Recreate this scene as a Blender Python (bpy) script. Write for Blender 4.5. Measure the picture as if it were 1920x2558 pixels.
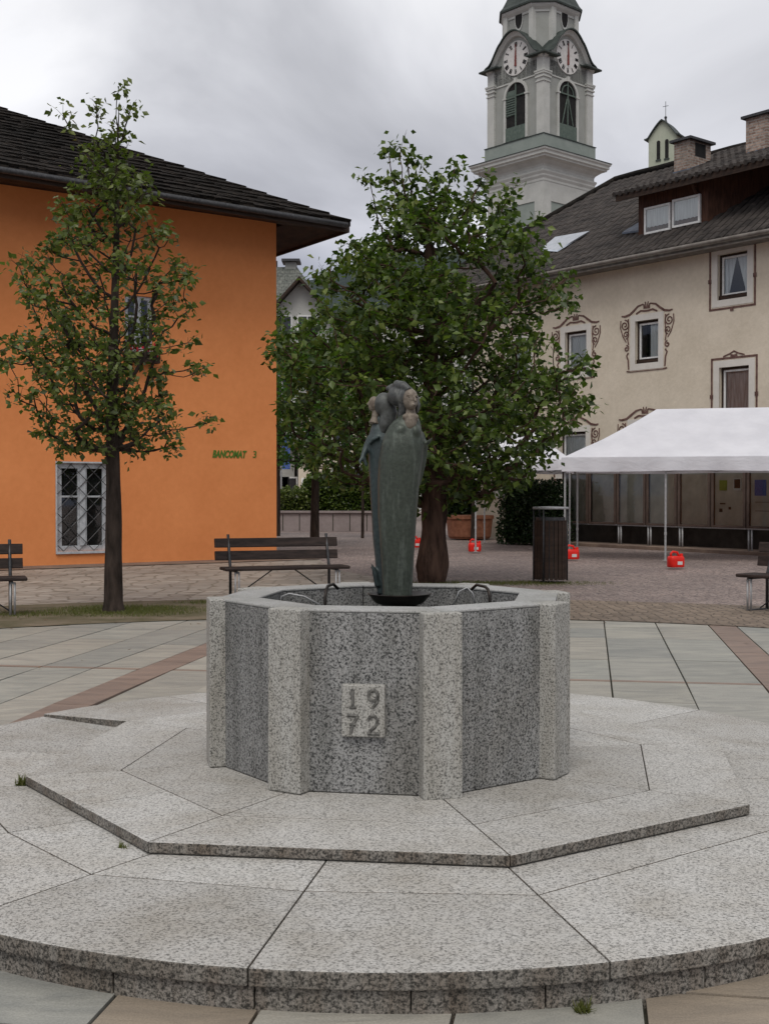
import bpy, math, random
import numpy as np
from mathutils import Vector, Matrix
R = math.radians
for o in list(bpy.data.objects): bpy.data.objects.remove(o)
scene = bpy.context.scene
COL = scene.collection
# ------------------------------------------------------------------ camera
EYE = 1.33
F, HV, CU, CV = 3050.0, 1235.0, 960.0, 1279.0
PITCH = math.atan((HV - CV) / F)
cd = bpy.data.cameras.new('camera'); cam = bpy.data.objects.new('camera', cd); COL.objects.link(cam)
cam.location = (0, 0, EYE); cam.rotation_euler = (math.pi/2 + PITCH, 0, 0)
cd.sensor_fit = 'HORIZONTAL'; cd.sensor_width = 36; cd.lens = 36 * F / 1920; cd.clip_end = 6000; cd.clip_start = .05
scene.camera = cam
# ------------------------------------------------------------------ world
SUN_EL, SUN_AZ = 57, 186
w = bpy.data.worlds.new('World'); scene.world = w; w.use_nodes = True
nt = w.node_tree; nt.nodes.clear()
def N(nt, t, ins=None, **props):
    n = nt.nodes.new(t)
    for k, v in props.items(): setattr(n, k, v)
    for k, v in (ins or {}).items():
        if isinstance(v, bpy.types.NodeSocket): nt.links.new(v, n.inputs[k])
        else: n.inputs[k].default_value = v
    return n
def MATH(nt, op, a, b=0.0, clamp=False):
    return N(nt, 'ShaderNodeMath', {0: a, 1: b}, operation=op, use_clamp=clamp).outputs[0]
def RAMP(nt, fac, stops, interp='LINEAR'):
    n = N(nt, 'ShaderNodeValToRGB', {0: fac}); cr = n.color_ramp; cr.interpolation = interp
    while len(cr.elements) < len(stops): cr.elements.new(.5)
    for e, (p, c) in zip(cr.elements, stops):
        e.position = p; e.color = (*c, 1) if len(c) == 3 else c
    return n.outputs[0]
def MIX(nt, fac, a, b, mode='MIX'):
    n = N(nt, 'ShaderNodeMix', data_type='RGBA', blend_type=mode)
    for i, v in ((0, fac), (6, a), (7, b)):
        if isinstance(v, bpy.types.NodeSocket): nt.links.new(v, n.inputs[i])
        elif i == 0: n.inputs[0].default_value = v
        else: n.inputs[i].default_value = (*v, 1) if len(v) == 3 else v
    return n.outputs[2]
sky = N(nt, 'ShaderNodeTexSky', sky_type='NISHITA', sun_disc=False, sun_elevation=R(SUN_EL), sun_rotation=R(SUN_AZ))
tc = N(nt, 'ShaderNodeTexCoord'); sp = N(nt, 'ShaderNodeSeparateXYZ', {0: tc.outputs['Generated']})
zc = MATH(nt, 'MAXIMUM', sp.outputs[2], 0.0); den = MATH(nt, 'ADD', zc, .22)
px = MATH(nt, 'DIVIDE', sp.outputs[0], den); py = MATH(nt, 'DIVIDE', sp.outputs[1], den)
cv = N(nt, 'ShaderNodeCombineXYZ', {0: px, 1: py, 2: 3.3})
n1 = N(nt, 'ShaderNodeTexNoise', {'Vector': cv.outputs[0], 'Scale': 1.25, 'Detail': 7.0, 'Roughness': .5, 'Distortion': .5})
n2 = N(nt, 'ShaderNodeTexNoise', {'Vector': cv.outputs[0], 'Scale': .62, 'Detail': 2.0})
cl = MATH(nt, 'ADD', MATH(nt, 'MULTIPLY', n1.outputs[0], .55), MATH(nt, 'MULTIPLY', n2.outputs[0], .45))
ccol = RAMP(nt, cl, [(.35, (.44, .445, .475)), (.43, (.62, .625, .66)), (.49, (.82, .825, .86)), (.56, (1.06, 1.06, 1.08))])
grad = RAMP(nt, zc, [(0.0, (.32, .36, .48)), (.15, (.34, .38, .50)), (.205, (.98, .985, 1.03)), (.30, (1.05, 1.05, 1.06)), (.45, (.92, .92, .92)), (1.0, (.98, .98, .98))])
cloud = MIX(nt, 1.0, ccol, grad, 'MULTIPLY')
cloud10 = MIX(nt, 1.0, cloud, (10.0, 10.0, 10.0), 'MULTIPLY')
mx = MIX(nt, .94, sky.outputs[0], cloud10)
bg = N(nt, 'ShaderNodeBackground', {0: mx, 1: .1})
N(nt, 'ShaderNodeOutputWorld', {0: bg.outputs[0]})
sd = bpy.data.lights.new('sun', 'SUN'); sd.energy = 1.7; sd.angle = R(30); sd.color = (1, .96, .9)
so = bpy.data.objects.new('sun', sd); COL.objects.link(so)
_a = R(SUN_AZ); _e = R(SUN_EL)
_d = Vector((math.sin(_a)*math.cos(_e), math.cos(_a)*math.cos(_e), math.sin(_e)))
so.rotation_euler = _d.to_track_quat('Z', 'Y').to_euler()
vs = scene.view_settings; scene.display_settings.display_device = 'sRGB'
vs.view_transform = 'Standard'; vs.look = 'None'; vs.gamma = 1; vs.exposure = -0.1
# ------------------------------------------------------------------ helpers
def ray(u, v):
    x = (u - CU) / F; y = (CV - v) / F
    return Vector((x, math.cos(PITCH) - y * math.sin(PITCH), math.sin(PITCH) + y * math.cos(PITCH)))
def at(u, v, Y):
    d = ray(u, v); return Vector((0, 0, EYE)) + d * (Y / d.y)
def on(u, v, z=0.0):
    d = ray(u, v); return Vector((0, 0, EYE)) + d * ((z - EYE) / d.z)
def onplane(u, v, p, n):
    d = ray(u, v); o = Vector((0, 0, EYE)); p = Vector(p); n = Vector(n)
    return o + d * ((p - o).dot(n) / d.dot(n))
def gz(y):
    if y <= 3.6: return -.113
    if y >= 8.0: return 0.0
    return -.113 * (8.0 - y) / 4.4
def tag(o, label=None, cat=None, group=None, kind=None):
    if label: o['label'] = label
    if cat: o['category'] = cat
    if group: o['group'] = group
    if kind: o['kind'] = kind
    return o
def empty(name, loc=(0, 0, 0), rz=0.0, label=None, cat=None, group=None):
    o = bpy.data.objects.new(name, None); COL.objects.link(o); o.location = loc; o.rotation_euler = (0, 0, rz)
    o.empty_display_size = .1
    return tag(o, label, cat, group)
def copy_tree(o, parent=None):
    c = o.copy(); COL.objects.link(c)
    if parent: c.parent = parent
    for ch in list(o.children): copy_tree(ch, c)
    return c
class MB:
    def __init__(s): s.v = []; s.f = []; s.M = Matrix.Identity(4)
    def add(s, vs, fs):
        b = len(s.v)
        s.v += [tuple(s.M @ Vector(p)) for p in vs]; s.f += [tuple(b + i for i in f) for f in fs]; return s
    def box(s, c, d, rz=0.0, taper=1.0):
        x, y, z = d[0]/2, d[1]/2, d[2]/2; cr, sr = math.cos(rz), math.sin(rz); vs = []
        for k in (-1, 1):
            t = taper if k > 0 else 1.0
            for i, j in ((-1, -1), (1, -1), (1, 1), (-1, 1)):
                a, b = i*x*t, j*y*t; vs.append((c[0]+a*cr-b*sr, c[1]+a*sr+b*cr, c[2]+k*z))
        return s.add(vs, [(3, 2, 1, 0), (4, 5, 6, 7), (0, 1, 5, 4), (1, 2, 6, 5), (2, 3, 7, 6), (3, 0, 4, 7)])
    def bx(s, x0, x1, y0, y1, z0, z1): return s.box(((x0+x1)/2, (y0+y1)/2, (z0+z1)/2), (x1-x0, y1-y0, z1-z0))
    def prism(s, poly, z0, z1):
        n = len(poly); f0 = (lambda i: z0) if not callable(z0) else (lambda i: z0(i)); f1 = (lambda i: z1) if not callable(z1) else (lambda i: z1(i))
        vs = [(p[0], p[1], f0(i)) for i, p in enumerate(poly)] + [(p[0], p[1], f1(i)) for i, p in enumerate(poly)]
        return s.add(vs, [tuple(reversed(range(n))), tuple(range(n, 2*n))] + [(i, (i+1) % n, n+(i+1) % n, n+i) for i in range(n)])
    def tube(s, pts, rad, seg=8, cap=True, squash=None):
        pts = [Vector(p) for p in pts]; n = len(pts)
        if not hasattr(rad, '__len__'): rad = [rad]*n
        vs = []; prev = None
        for i in range(n):
            t = (pts[min(i+1, n-1)] - pts[max(i-1, 0)])
            t = t.normalized() if t.length > 1e-9 else Vector((0, 0, 1))
            if prev is None:
                a = Vector((1, 0, 0)) if abs(t.x) < .9 else Vector((0, 1, 0)); prev = a
            a = (prev - t*prev.dot(t))
            if a.length < 1e-6: a = t.orthogonal()
            a.normalize(); b = t.cross(a); prev = a
            for k in range(seg):
                g = 2*math.pi*k/seg; q = pts[i] + (a*math.cos(g) + b*math.sin(g))*rad[i]; vs.append(tuple(q))
        fs = [(i*seg+k, i*seg+(k+1) % seg, (i+1)*seg+(k+1) % seg, (i+1)*seg+k) for i in range(n-1) for k in range(seg)]
        if cap: fs += [tuple(reversed(range(seg))), tuple(range((n-1)*seg, n*seg))]
        return s.add(vs, fs)
    def loft(s, rings):
        n = len(rings); seg = len(rings[0]); vs = [p for r in rings for p in r]
        fs = [(i*seg+k, i*seg+(k+1) % seg, (i+1)*seg+(k+1) % seg, (i+1)*seg+k) for i in range(n-1) for k in range(seg)]
        fs += [tuple(reversed(range(seg))), tuple(range((n-1)*seg, n*seg))]
        return s.add(vs, fs)
    def lathe(s, prof, c=(0, 0, 0), seg=32, sx=1.0, sy=1.0):
        return s.loft([[(c[0]+r*sx*math.cos(2*math.pi*k/seg), c[1]+r*sy*math.sin(2*math.pi*k/seg), c[2]+z) for k in range(seg)] for r, z in prof])
    def ell(s, c, r, seg=16, rings=10, M=None):
        M = M or Matrix.Identity(3); rr = []
        for i in range(rings+1):
            th = math.pi*(i+.02)/(rings+.04); row = []
            for k in range(seg):
                g = 2*math.pi*k/seg
                q = M @ Vector((r[0]*math.sin(th)*math.cos(g), r[1]*math.sin(th)*math.sin(g), -r[2]*math.cos(th)))
                row.append((c[0]+q.x, c[1]+q.y, c[2]+q.z))
            rr.append(row)
        return s.loft(rr)
    def build(s, name, mat, parent=None, smooth=False, bevel=0.0, bseg=2):
        me = bpy.data.meshes.new(name); me.from_pydata(s.v, [], s.f); me.update()
        if mat: me.materials.append(mat)
        uv = me.uv_layers.new(name='UVMap'); nl = len(me.loops)
        co = np.empty(len(me.vertices)*3); me.vertices.foreach_get('co', co); co = co.reshape(-1, 3)
        vi = np.empty(nl, dtype=np.int32); me.loops.foreach_get('vertex_index', vi)
        npoly = len(me.polygons); nn = np.empty(npoly*3); me.polygons.foreach_get('normal', nn); nn = nn.reshape(-1, 3)
        tot = np.empty(npoly, dtype=np.int32); me.polygons.foreach_get('loop_total', tot)
        pn = np.repeat(nn, tot, axis=0)
        t = np.stack([-pn[:, 1], pn[:, 0], np.zeros(nl)], 1); L = np.linalg.norm(t, axis=1); bad = L < .02
        t[bad] = (1, 0, 0); L[bad] = 1; t /= L[:, None]; b = np.cross(pn, t)
        P = co[vi]; uvs = np.stack([(P*t).sum(1), (P*b).sum(1)], 1).ravel(); uv.data.foreach_set('uv', uvs)
        if smooth: me.polygons.foreach_set('use_smooth', [True]*npoly)
        o = bpy.data.objects.new(name, me); COL.objects.link(o)
        if parent: o.parent = parent
        if bevel:
            m = o.modifiers.new('bevel', 'BEVEL'); m.width = bevel; m.segments = bseg; m.limit_method = 'ANGLE'; m.angle_limit = R(40)
        return o
# ------------------------------------------------------------------ materials
def newmat(name):
    m = bpy.data.materials.new(name); m.use_nodes = True; t = m.node_tree; t.nodes.clear()
    b = N(t, 'ShaderNodeBsdfPrincipled'); N(t, 'ShaderNodeOutputMaterial', {0: b.outputs[0]})
    return m, t, b
def setb(t, b, **k):
    for n, v in k.items():
        n = n.replace('_', ' ')
        if isinstance(v, bpy.types.NodeSocket): t.links.new(v, b.inputs[n])
        else: b.inputs[n].default_value = (*v, 1) if (isinstance(v, tuple) and len(v) == 3) else v
def coord(t, kind='Object', sc=(1, 1, 1)):
    c = N(t, 'ShaderNodeTexCoord').outputs[kind]
    return N(t, 'ShaderNodeMapping', {'Vector': c, 'Scale': sc}).outputs[0]
def noise(t, vec, scale, detail=3.0, rough=.5, dist=0.0):
    return N(t, 'ShaderNodeTexNoise', {'Vector': vec, 'Scale': scale, 'Detail': detail, 'Roughness': rough, 'Distortion': dist}).outputs[0]
def bump(t, b, h, st=.3, dist=.01):
    n = N(t, 'ShaderNodeBump', {'Height': h, 'Strength': st, 'Distance': dist}); t.links.new(n.outputs[0], b.inputs['Normal'])
def varied(name, c1, c2, scale=3.0, rough=.7, bs=0.0, bscale=60.0, metallic=0.0, sc=(1, 1, 1), spec=.22, lo=.35, hi=.65):
    m, t, b = newmat(name); v = coord(t, sc=sc)
    f = noise(t, v, scale, 5.0, .6)
    setb(t, b, Base_Color=RAMP(t, f, [(lo, c1), (hi, c2)]), Roughness=rough, Metallic=metallic, Specular_IOR_Level=spec)
    if bs: bump(t, b, noise(t, v, bscale, 4.0), bs, .01)
    return m
def granite(name, light, mid, dark, sc=75.0, th=(.40, .47, .56), stain=(.62, .6, .55), stain_amt=.5, streak=False, sc3=(1, 1, 1)):
    m, t, b = newmat(name); v = coord(t, sc=sc3)
    isl = N(t, 'ShaderNodeNewGeometry').outputs['Random Per Island']
    off = N(t, 'ShaderNodeCombineXYZ', {0: MATH(t, 'MULTIPLY', isl, 37.0), 1: MATH(t, 'MULTIPLY', isl, 11.0), 2: 0.0}).outputs[0]
    v = N(t, 'ShaderNodeVectorMath', {0: v, 1: off}, operation='ADD').outputs[0]
    f = noise(t, v, sc, 3.0, .62); f2 = noise(t, v, sc*2.2, 2.0, .6)
    f = MATH(t, 'ADD', MATH(t, 'MULTIPLY', f, .68), MATH(t, 'MULTIPLY', f2, .32))
    c = RAMP(t, f, [(th[0], dark), (th[1], mid), (th[2], light)])
    big = noise(t, coord(t, sc=(1, 1, .13) if streak else (1, 1, 1)), 2.6 if not streak else 10.0, 5.0, .65)
    fac = RAMP(t, big, [(.42, (0, 0, 0)), (.68, (stain_amt,)*3)])
    c = MIX(t, fac, c, MIX(t, 1.0, c, stain, 'MULTIPLY'))
    c = MIX(t, 1.0, c, RAMP(t, isl, [(0, (.86, .85, .83)), (.5, (1, .99, .97)), (1, (1.10, 1.10, 1.09))]), 'MULTIPLY')
    blot = noise(t, coord(t, sc=(1, 1, .5)), 1.1, 7.0, .68, .6)
    c = MIX(t, RAMP(t, blot, [(.50, (0,)*3), (.62, (stain_amt*.8,)*3)]), c, MIX(t, 1.0, c, (.74, .71, .66), 'MULTIPLY'))
    spot = noise(t, coord(t), 9.0, 4.0, .7)
    c = MIX(t, RAMP(t, spot, [(.64, (0,)*3), (.72, (stain_amt*.7,)*3)]), c, MIX(t, 1.0, c, (.62, .60, .56), 'MULTIPLY'))
    setb(t, b, Base_Color=c, Roughness=.62, Specular_IOR_Level=.35)
    bump(t, b, f, .25, .004); return m
M = {}
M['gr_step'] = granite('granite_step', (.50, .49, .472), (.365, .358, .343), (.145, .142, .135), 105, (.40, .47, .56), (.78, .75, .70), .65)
M['gr_riser_shade'] = granite('granite_riser_shade', (.28, .26, .235), (.16, .15, .135), (.04, .038, .034), 100, (.42, .50, .60), (.6, .5, .42), .8, True)  # stained riser granite; weaker sky light on sides painted in as darker tone
M['gr_panel'] = granite('granite_panel', (.31, .31, .305), (.185, .185, .182), (.030, .031, .031), 104, (.415, .48, .57), (.55, .55, .53), .85, True)
M['gr_pillar'] = granite('granite_pillar', (.45, .445, .42), (.33, .325, .305), (.10, .098, .092), 120, (.405, .475, .57), (.72, .69, .64), .7, True)
M['gr_rim'] = granite('granite_rim', (.40, .40, .395), (.30, .30, .295), (.16, .16, .16), 130, (.37, .45, .58), (.68, .70, .66), .7)
# paving slabs : per-slab tone attribute
def slabmat():
    m, t, b = newmat('quartz_slabs'); v = coord(t)
    a = N(t, 'ShaderNodeAttribute', attribute_name='tone')
    st = noise(t, N(t, 'ShaderNodeMapping', {'Vector': v, 'Rotation': (0, 0, R(11)), 'Scale': (1, 3.2, 1)}).outputs[0], 2.2, 6.0, .62, .8)
    c = MIX(t, RAMP(t, st, [(.3, (0, 0, 0)), (.7, (1, 1, 1))]), (.72, .73, .74), (1.14, 1.12, 1.08))
    c = MIX(t, 1.0, a.outputs['Color'], c, 'MULTIPLY')
    cr = noise(t, N(t, 'ShaderNodeMapping', {'Vector': v, 'Rotation': (0, 0, R(8)), 'Scale': (.8, 5, 1)}).outputs[0], 3.0, 3.0, .5, 1.2)
    c = MIX(t, RAMP(t, cr, [(.235, (.6,)*3), (.27, (0,)*3)]), c, (.10, .09, .08))
    c = MIX(t, 1.0, c, (1.03, 1.0, .94), 'MULTIPLY')
    g = noise(t, v, 160, 2.0)
    c = MIX(t, 1.0, c, RAMP(t, g, [(.3, (.86,)*3), (.7, (1.12,)*3)]), 'MULTIPLY')
    setb(t, b, Base_Color=c, Roughness=.55, Specular_IOR_Level=.4); bump(t, b, st, .5, .02); return m
M['carve'] = varied('dark_carving', (.06, .058, .053), (.19, .185, .17), 55, .9)  # plaque strokes, a darker mottled tone than the plaque
M['slab'] = slabmat()
M['joint'] = varied('joint_mortar', (.11, .10, .09), (.2, .18, .15), 30, .9)
M['sjoint'] = varied('stone_joint', (.10, .095, .08), (.17, .16, .14), 12, .95)
M['moss'] = varied('mossy_joint', (.03, .032, .022), (.07, .065, .05), 12, .95)
def cobbles(name, ca, cb, scale, joint, warp=.04):
    m, t, b = newmat(name); v = coord(t)
    wv = N(t, 'ShaderNodeTexNoise', {'Vector': v, 'Scale': 3.0}).outputs[1]
    v2 = MIX(t, warp, v, wv)
    vo = N(t, 'ShaderNodeTexVoronoi', {'Vector': v2, 'Scale': scale, 'Randomness': .55}, feature='F1')
    de = N(t, 'ShaderNodeTexVoronoi', {'Vector': v2, 'Scale': scale, 'Randomness': .55}, feature='DISTANCE_TO_EDGE').outputs[0]
    tone = N(t, 'ShaderNodeSeparateColor', {0: vo.outputs['Color']}).outputs[0]
    c = MIX(t, tone, ca, cb)
    big = noise(t, v, .6, 5.0, .6)
    c = MIX(t, 1.0, c, RAMP(t, big, [(.3, (.72, .72, .72)), (.7, (1.15, 1.13, 1.1))]), 'MULTIPLY')
    c = MIX(t, RAMP(t, de, [(.02, (1, 1, 1)), (.09, (0, 0, 0))]), c, joint)
    setb(t, b, Base_Color=c, Roughness=.7, Specular_IOR_Level=.35)
    bump(t, b, RAMP(t, de, [(0, (0,)*3), (.25, (1,)*3)]), .5, .02); return m
M['redcob'] = cobbles('porphyry_cobbles', (.25, .195, .175), (.33, .27, .245), 12.0, (.11, .085, .08))
M['browncob'] = cobbles('brown_cobbles', (.17, .13, .10), (.25, .195, .15), 9.0, (.055, .045, .03))
M['flag'] = cobbles('pale_flagstones', (.27, .235, .20), (.36, .32, .28), 3.4, (.17, .145, .115))
M['earth'] = varied('earth_verge', (.085, .075, .04), (.17, .135, .095), 2.2, .95, .6, 40)
M['kerb'] = varied('wall_foot_paving', (.14, .10, .08), (.23, .17, .13), 2.0, .85, .3, 30)
M['redstrip'] = varied('porphyry_strip', (.20, .125, .10), (.30, .20, .16), 3.0, .75, .3, 80)
def stucco(name, c1, c2, bscale=90, bs=.25, rough=.9):
    m, t, b = newmat(name); v = coord(t)
    f = noise(t, v, .9, 6.0, .55); f2 = noise(t, v, 9, 4.0, .6)
    c = RAMP(t, MATH(t, 'ADD', MATH(t, 'MULTIPLY', f, .65), MATH(t, 'MULTIPLY', f2, .35)), [(.35, c1), (.65, c2)])
    setb(t, b, Base_Color=c, Roughness=rough, Specular_IOR_Level=.2)
    bump(t, b, noise(t, v, bscale, 3.0), bs, .01); return m
M['orange'] = stucco('orange_render', (.68, .240, .082), (.78, .292, .106), 60, .12)
M['cream'] = stucco('cream_roughcast', (.53, .465, .365), (.66, .585, .475), 14, .55)
M['white_st'] = stucco('white_plaster', (.56, .53, .48), (.66, .63, .58), 60, .15)
M['tow_w'] = stucco('tower_white_plaster', (.41, .41, .38), (.51, .51, .475), 3, .1)
M['tow_g'] = stucco('tower_grey_plaster', (.27, .275, .25), (.33, .335, .31), 3, .1)
M['tow_gr'] = stucco('tower_green_plaster', (.22, .25, .225), (.28, .31, .28), 2, .1)
M['turret'] = stucco('turret_plaster', (.36, .39, .30), (.44, .46, .37), 3, .1)
M['copper'] = varied('dark_copper', (.03, .038, .034), (.06, .072, .064), 1.2, .6)
M['dkred'] = varied('dark_red_paint', (.09, .045, .038), (.17, .10, .085), 9, .8)
M['gold'] = varied('red_gilt_hands', (.14, .03, .03), (.2, .05, .04), 5, .6)
M['clockface'] = varied('clock_face_paint', (.56, .54, .51), (.66, .64, .61), 3, .8)
M['gutter'] = varied('weathered_eave_board', (.13, .115, .10), (.21, .19, .17), 4, .7)
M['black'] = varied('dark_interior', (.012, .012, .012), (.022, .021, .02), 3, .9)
M['greenshut'] = varied('green_louvre', (.075, .10, .085), (.12, .15, .125), 4, .8)
def rooftile(name, c1, c2, tw, th, bst=.8, dark=(.015, .013, .012)):
    m, t, b = newmat(name)
    uv = N(t, 'ShaderNodeTexCoord').outputs['UV']
    wob = MIX(t, .012, uv, N(t, 'ShaderNodeTexNoise', {'Vector': uv, 'Scale': 2.0}).outputs[1])
    br = N(t, 'ShaderNodeTexBrick', {'Vector': wob, 'Color1': (*c1, 1), 'Color2': (*c2, 1), 'Mortar': (*dark, 1), 'Scale': 1.0,
           'Mortar Size': .018, 'Mortar Smooth': .3, 'Brick Width': tw, 'Row Height': th}, offset=.5)
    big = noise(t, coord(t), .5, 5.0, .6); sm = noise(t, coord(t), 9.0, 4.0, .6)
    c = MIX(t, 1.0, br.outputs[0], RAMP(t, big, [(.3, (.6, .62, .6)), (.7, (1.25, 1.2, 1.15))]), 'MULTIPLY')
    c = MIX(t, 1.0, c, RAMP(t, sm, [(.3, (.6,)*3), (.7, (1.3,)*3)]), 'MULTIPLY')
    setb(t, b, Base_Color=c, Roughness=.85, Specular_IOR_Level=.12)
    sepv = N(t, 'ShaderNodeSeparateXYZ', {0: wob}).outputs[1]
    saw = MATH(t, 'FRACT', MATH(t, 'DIVIDE', sepv, th)); h = MATH(t, 'SUBTRACT', MATH(t, 'MULTIPLY', MATH(t, 'SUBTRACT', 1.0, saw), 1.0), MATH(t, 'MULTIPLY', br.outputs[1], .8))
    bump(t, b, h, bst, .05); return m
M['tilerow'] = varied('brown_pantiles', (.028, .024, .022), (.066, .056, .050), 2.2, .8, .4, 30)
M['tile'] = rooftile('brown_roof_tiles', (.010, .009, .008), (.022, .019, .017), .24, .30)
M['shingle'] = rooftile('dark_shingles', (.014, .012, .010), (.032, .026, .022), .16, .22)
M['greyroof'] = rooftile('grey_roof_slate', (.12, .13, .12), (.16, .17, .155), .3, .3, .2, (.07, .07, .07))
M['dwood'] = varied('dark_stained_wood', (.022, .014, .010), (.05, .030, .021), 3, .7, .4, 30, sc=(1, 1, 8))
M['rwood'] = varied('brown_dormer_wood', (.045, .020, .012), (.09, .040, .024), 3, .7, .3, 20, sc=(6, 6, 1))
M['cwood'] = varied('case_frame_wood', (.06, .04, .032), (.11, .078, .064), 3, .7)
M['benchwood'] = varied('bench_wood', (.018, .012, .010), (.045, .030, .025), 5, .6, .5, 60, sc=(1, 6, 6))
M['steel'] = varied('galvanised_steel', (.30, .30, .30), (.42, .42, .42), 20, .5, 0, metallic=.3)
M['dsteel'] = varied('dark_steel', (.05, .05, .052), (.09, .09, .092), 20, .5, 0, metallic=.7)
M['whitewood'] = varied('white_window_paint', (.66, .66, .64), (.80, .80, .78), 8, .5)
M['greyframe'] = varied('weathered_window_paint', (.36, .38, .40), (.50, .52, .54), 12, .6)
M['cloth'] = varied('curtain_cloth', (.6, .6, .6), (.8, .8, .8), 6, .9, .5, 14, sc=(8, 8, .3))
M['pinkcloth'] = varied('pink_curtain', (.30, .22, .20), (.58, .48, .46), 6, .9, .5, 14, sc=(8, 8, .3))
M['tent'] = varied('white_tent_fabric', (.68, .68, .72), (.80, .80, .84), 1.6, .75, 1.0, 2.2, sc=(1, 1, 2), spec=.2)
def tentmat():
    m = bpy.data.materials.new('white_tent_fabric'); m.use_nodes = True; t = m.node_tree; t.nodes.clear(); v = coord(t, sc=(1, 1, 2))
    c = RAMP(t, noise(t, v, 1.3, 6.0, .6), [(.35, (.70, .70, .74)), (.65, (.80, .80, .84))])
    b = N(t, 'ShaderNodeBsdfPrincipled', {'Base Color': c, 'Roughness': .75, 'Specular IOR Level': .2}); tl = N(t, 'ShaderNodeBsdfTranslucent', {0: c})
    bump(t, b, noise(t, v, 2.4, 4.0, .55, .6), .9, .02)
    x = N(t, 'ShaderNodeMixShader', {0: .22, 1: b.outputs[0], 2: tl.outputs[0]}); N(t, 'ShaderNodeOutputMaterial', {0: x.outputs[0]}); return m
M['tent'] = tentmat()
M['red'] = varied('red_plastic', (.62, .018, .012), (.75, .03, .02), 5, .35)
M['bark'] = varied('tree_bark', (.018, .013, .010), (.055, .040, .032), 14, .95, .9, 30, sc=(1, 1, .25))
M['bark2'] = varied('brown_tree_bark', (.030, .017, .012), (.095, .056, .040), 12, .95, 1.0, 22, sc=(1, 1, .18))
M['brickc'] = rooftile('chimney_brick', (.20, .135, .11), (.33, .25, .21), .24, .075, .3, (.30, .27, .25))
M['lead'] = varied('lead_flashing', (.07, .085, .11), (.13, .15, .19), 6, .5)
M['pinkwall'] = stucco('planter_wall_concrete', (.24, .20, .19), (.34, .29, .28), 40, .3)
M['terracotta'] = varied('terracotta_pot', (.20, .08, .045), (.30, .13, .075), 8, .8)
M['board'] = varied('notice_panel', (.38, .355, .30), (.52, .49, .42), 2.5, .5, .2, 30)
M['green_txt'] = varied('green_letter_paint', (.06, .15, .02), (.09, .2, .03), 20, .7)
M['plinth'] = varied('dark_plinth_stone', (.022, .018, .015), (.05, .042, .035), 3, .9, .4, 20)
M['paper'] = varied('paper_notice', (.45, .45, .43), (.6, .6, .58), 4, .8)
M['ygpaper'] = varied('yellow_green_poster', (.16, .22, .03), (.26, .33, .06), 6, .8)
M['bluepaper'] = varied('blue_poster', (.03, .06, .22), (.12, .2, .5), 40, .8)
M['flower'] = varied('red_geranium', (.35, .01, .02), (.55, .03, .05), 30, .8)
def glassmat(name, tr=.75, tint=(.9, .95, .95)):
    m = bpy.data.materials.new(name); m.use_nodes = True; t = m.node_tree; t.nodes.clear()
    g = N(t, 'ShaderNodeBsdfGlossy', {0: (1, 1, 1, 1), 'Roughness': .03}); tp = N(t, 'ShaderNodeBsdfTransparent', {0: (*tint, 1)})
    fr = N(t, 'ShaderNodeFresnel', {'IOR': 1.45}); f = MATH(t, 'ADD', MATH(t, 'MULTIPLY', fr.outputs[0], 1.0), 1-tr-.15, True)
    x = N(t, 'ShaderNodeMixShader', {0: f, 1: tp.outputs[0], 2: g.outputs[0]}); N(t, 'ShaderNodeOutputMaterial', {0: x.outputs[0]}); return m
M['glass'] = glassmat('window_glass', .8)
M['caseglass'] = glassmat('case_glass', .82)
M['skylight'] = varied('skylight_glass', (.55, .58, .6), (.7, .72, .75), 4, .12, 0, metallic=.9)
def watermat():
    m, t, b = newmat('basin_water'); setb(t, b, Base_Color=(.03, .045, .04), Roughness=.06, Transmission_Weight=.5, IOR=1.33)
    bump(t, b, noise(t, coord(t), 18, 3.0), .3, .01); return m
M['water'] = watermat()
def leafmat(name, cs, tr=.35):
    m = bpy.data.materials.new(name); m.use_nodes = True; t = m.node_tree; t.nodes.clear()
    a = N(t, 'ShaderNodeAttribute', attribute_name='rnd').outputs['Fac']
    c = RAMP(t, a, [(i/(len(cs)-1), x) for i, x in enumerate(cs)])
    b = N(t, 'ShaderNodeBsdfPrincipled', {'Base Color': c, 'Roughness': .40, 'Specular IOR Level': .35})
    tc_ = MIX(t, 1.0, c, (1.1, 1.5, .5), 'MULTIPLY'); tl = N(t, 'ShaderNodeBsdfTranslucent', {0: tc_})
    x = N(t, 'ShaderNodeMixShader', {0: tr, 1: b.outputs[0], 2: tl.outputs[0]}); N(t, 'ShaderNodeOutputMaterial', {0: x.outputs[0]}); return m
M['leaf1'] = leafmat('leaves_olive_green', [(.030, .042, .013), (.075, .10, .024), (.125, .155, .036), (.18, .19, .055)], .3)
M['leaf2'] = leafmat('leaves_mid_green', [(.018, .034, .009), (.046, .076, .014), (.10, .145, .026), (.20, .23, .06)], .3)
M['leaf3'] = leafmat('leaves_bright_green', [(.04, .10, .02), (.07, .16, .03), (.10, .20, .04)])
M['leafd'] = leafmat('leaves_dark_hedge', [(.018, .034, .014), (.03, .055, .02), (.045, .08, .028)], .2)
M['leaff'] = leafmat('fallen_leaf_brown', [(.06, .035, .02), (.12, .07, .03), (.10, .10, .04)], .1)
M['grassb'] = leafmat('grass_blades', [(.07, .08, .02), (.11, .12, .03), (.15, .14, .05)], .3)
M['hillm'] = varied('hazed_forest_hillside', (.014, .024, .024), (.030, .044, .038), .035, .95, .9, .3)  # forest tone made darker and bluer, distance haze painted into it
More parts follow.
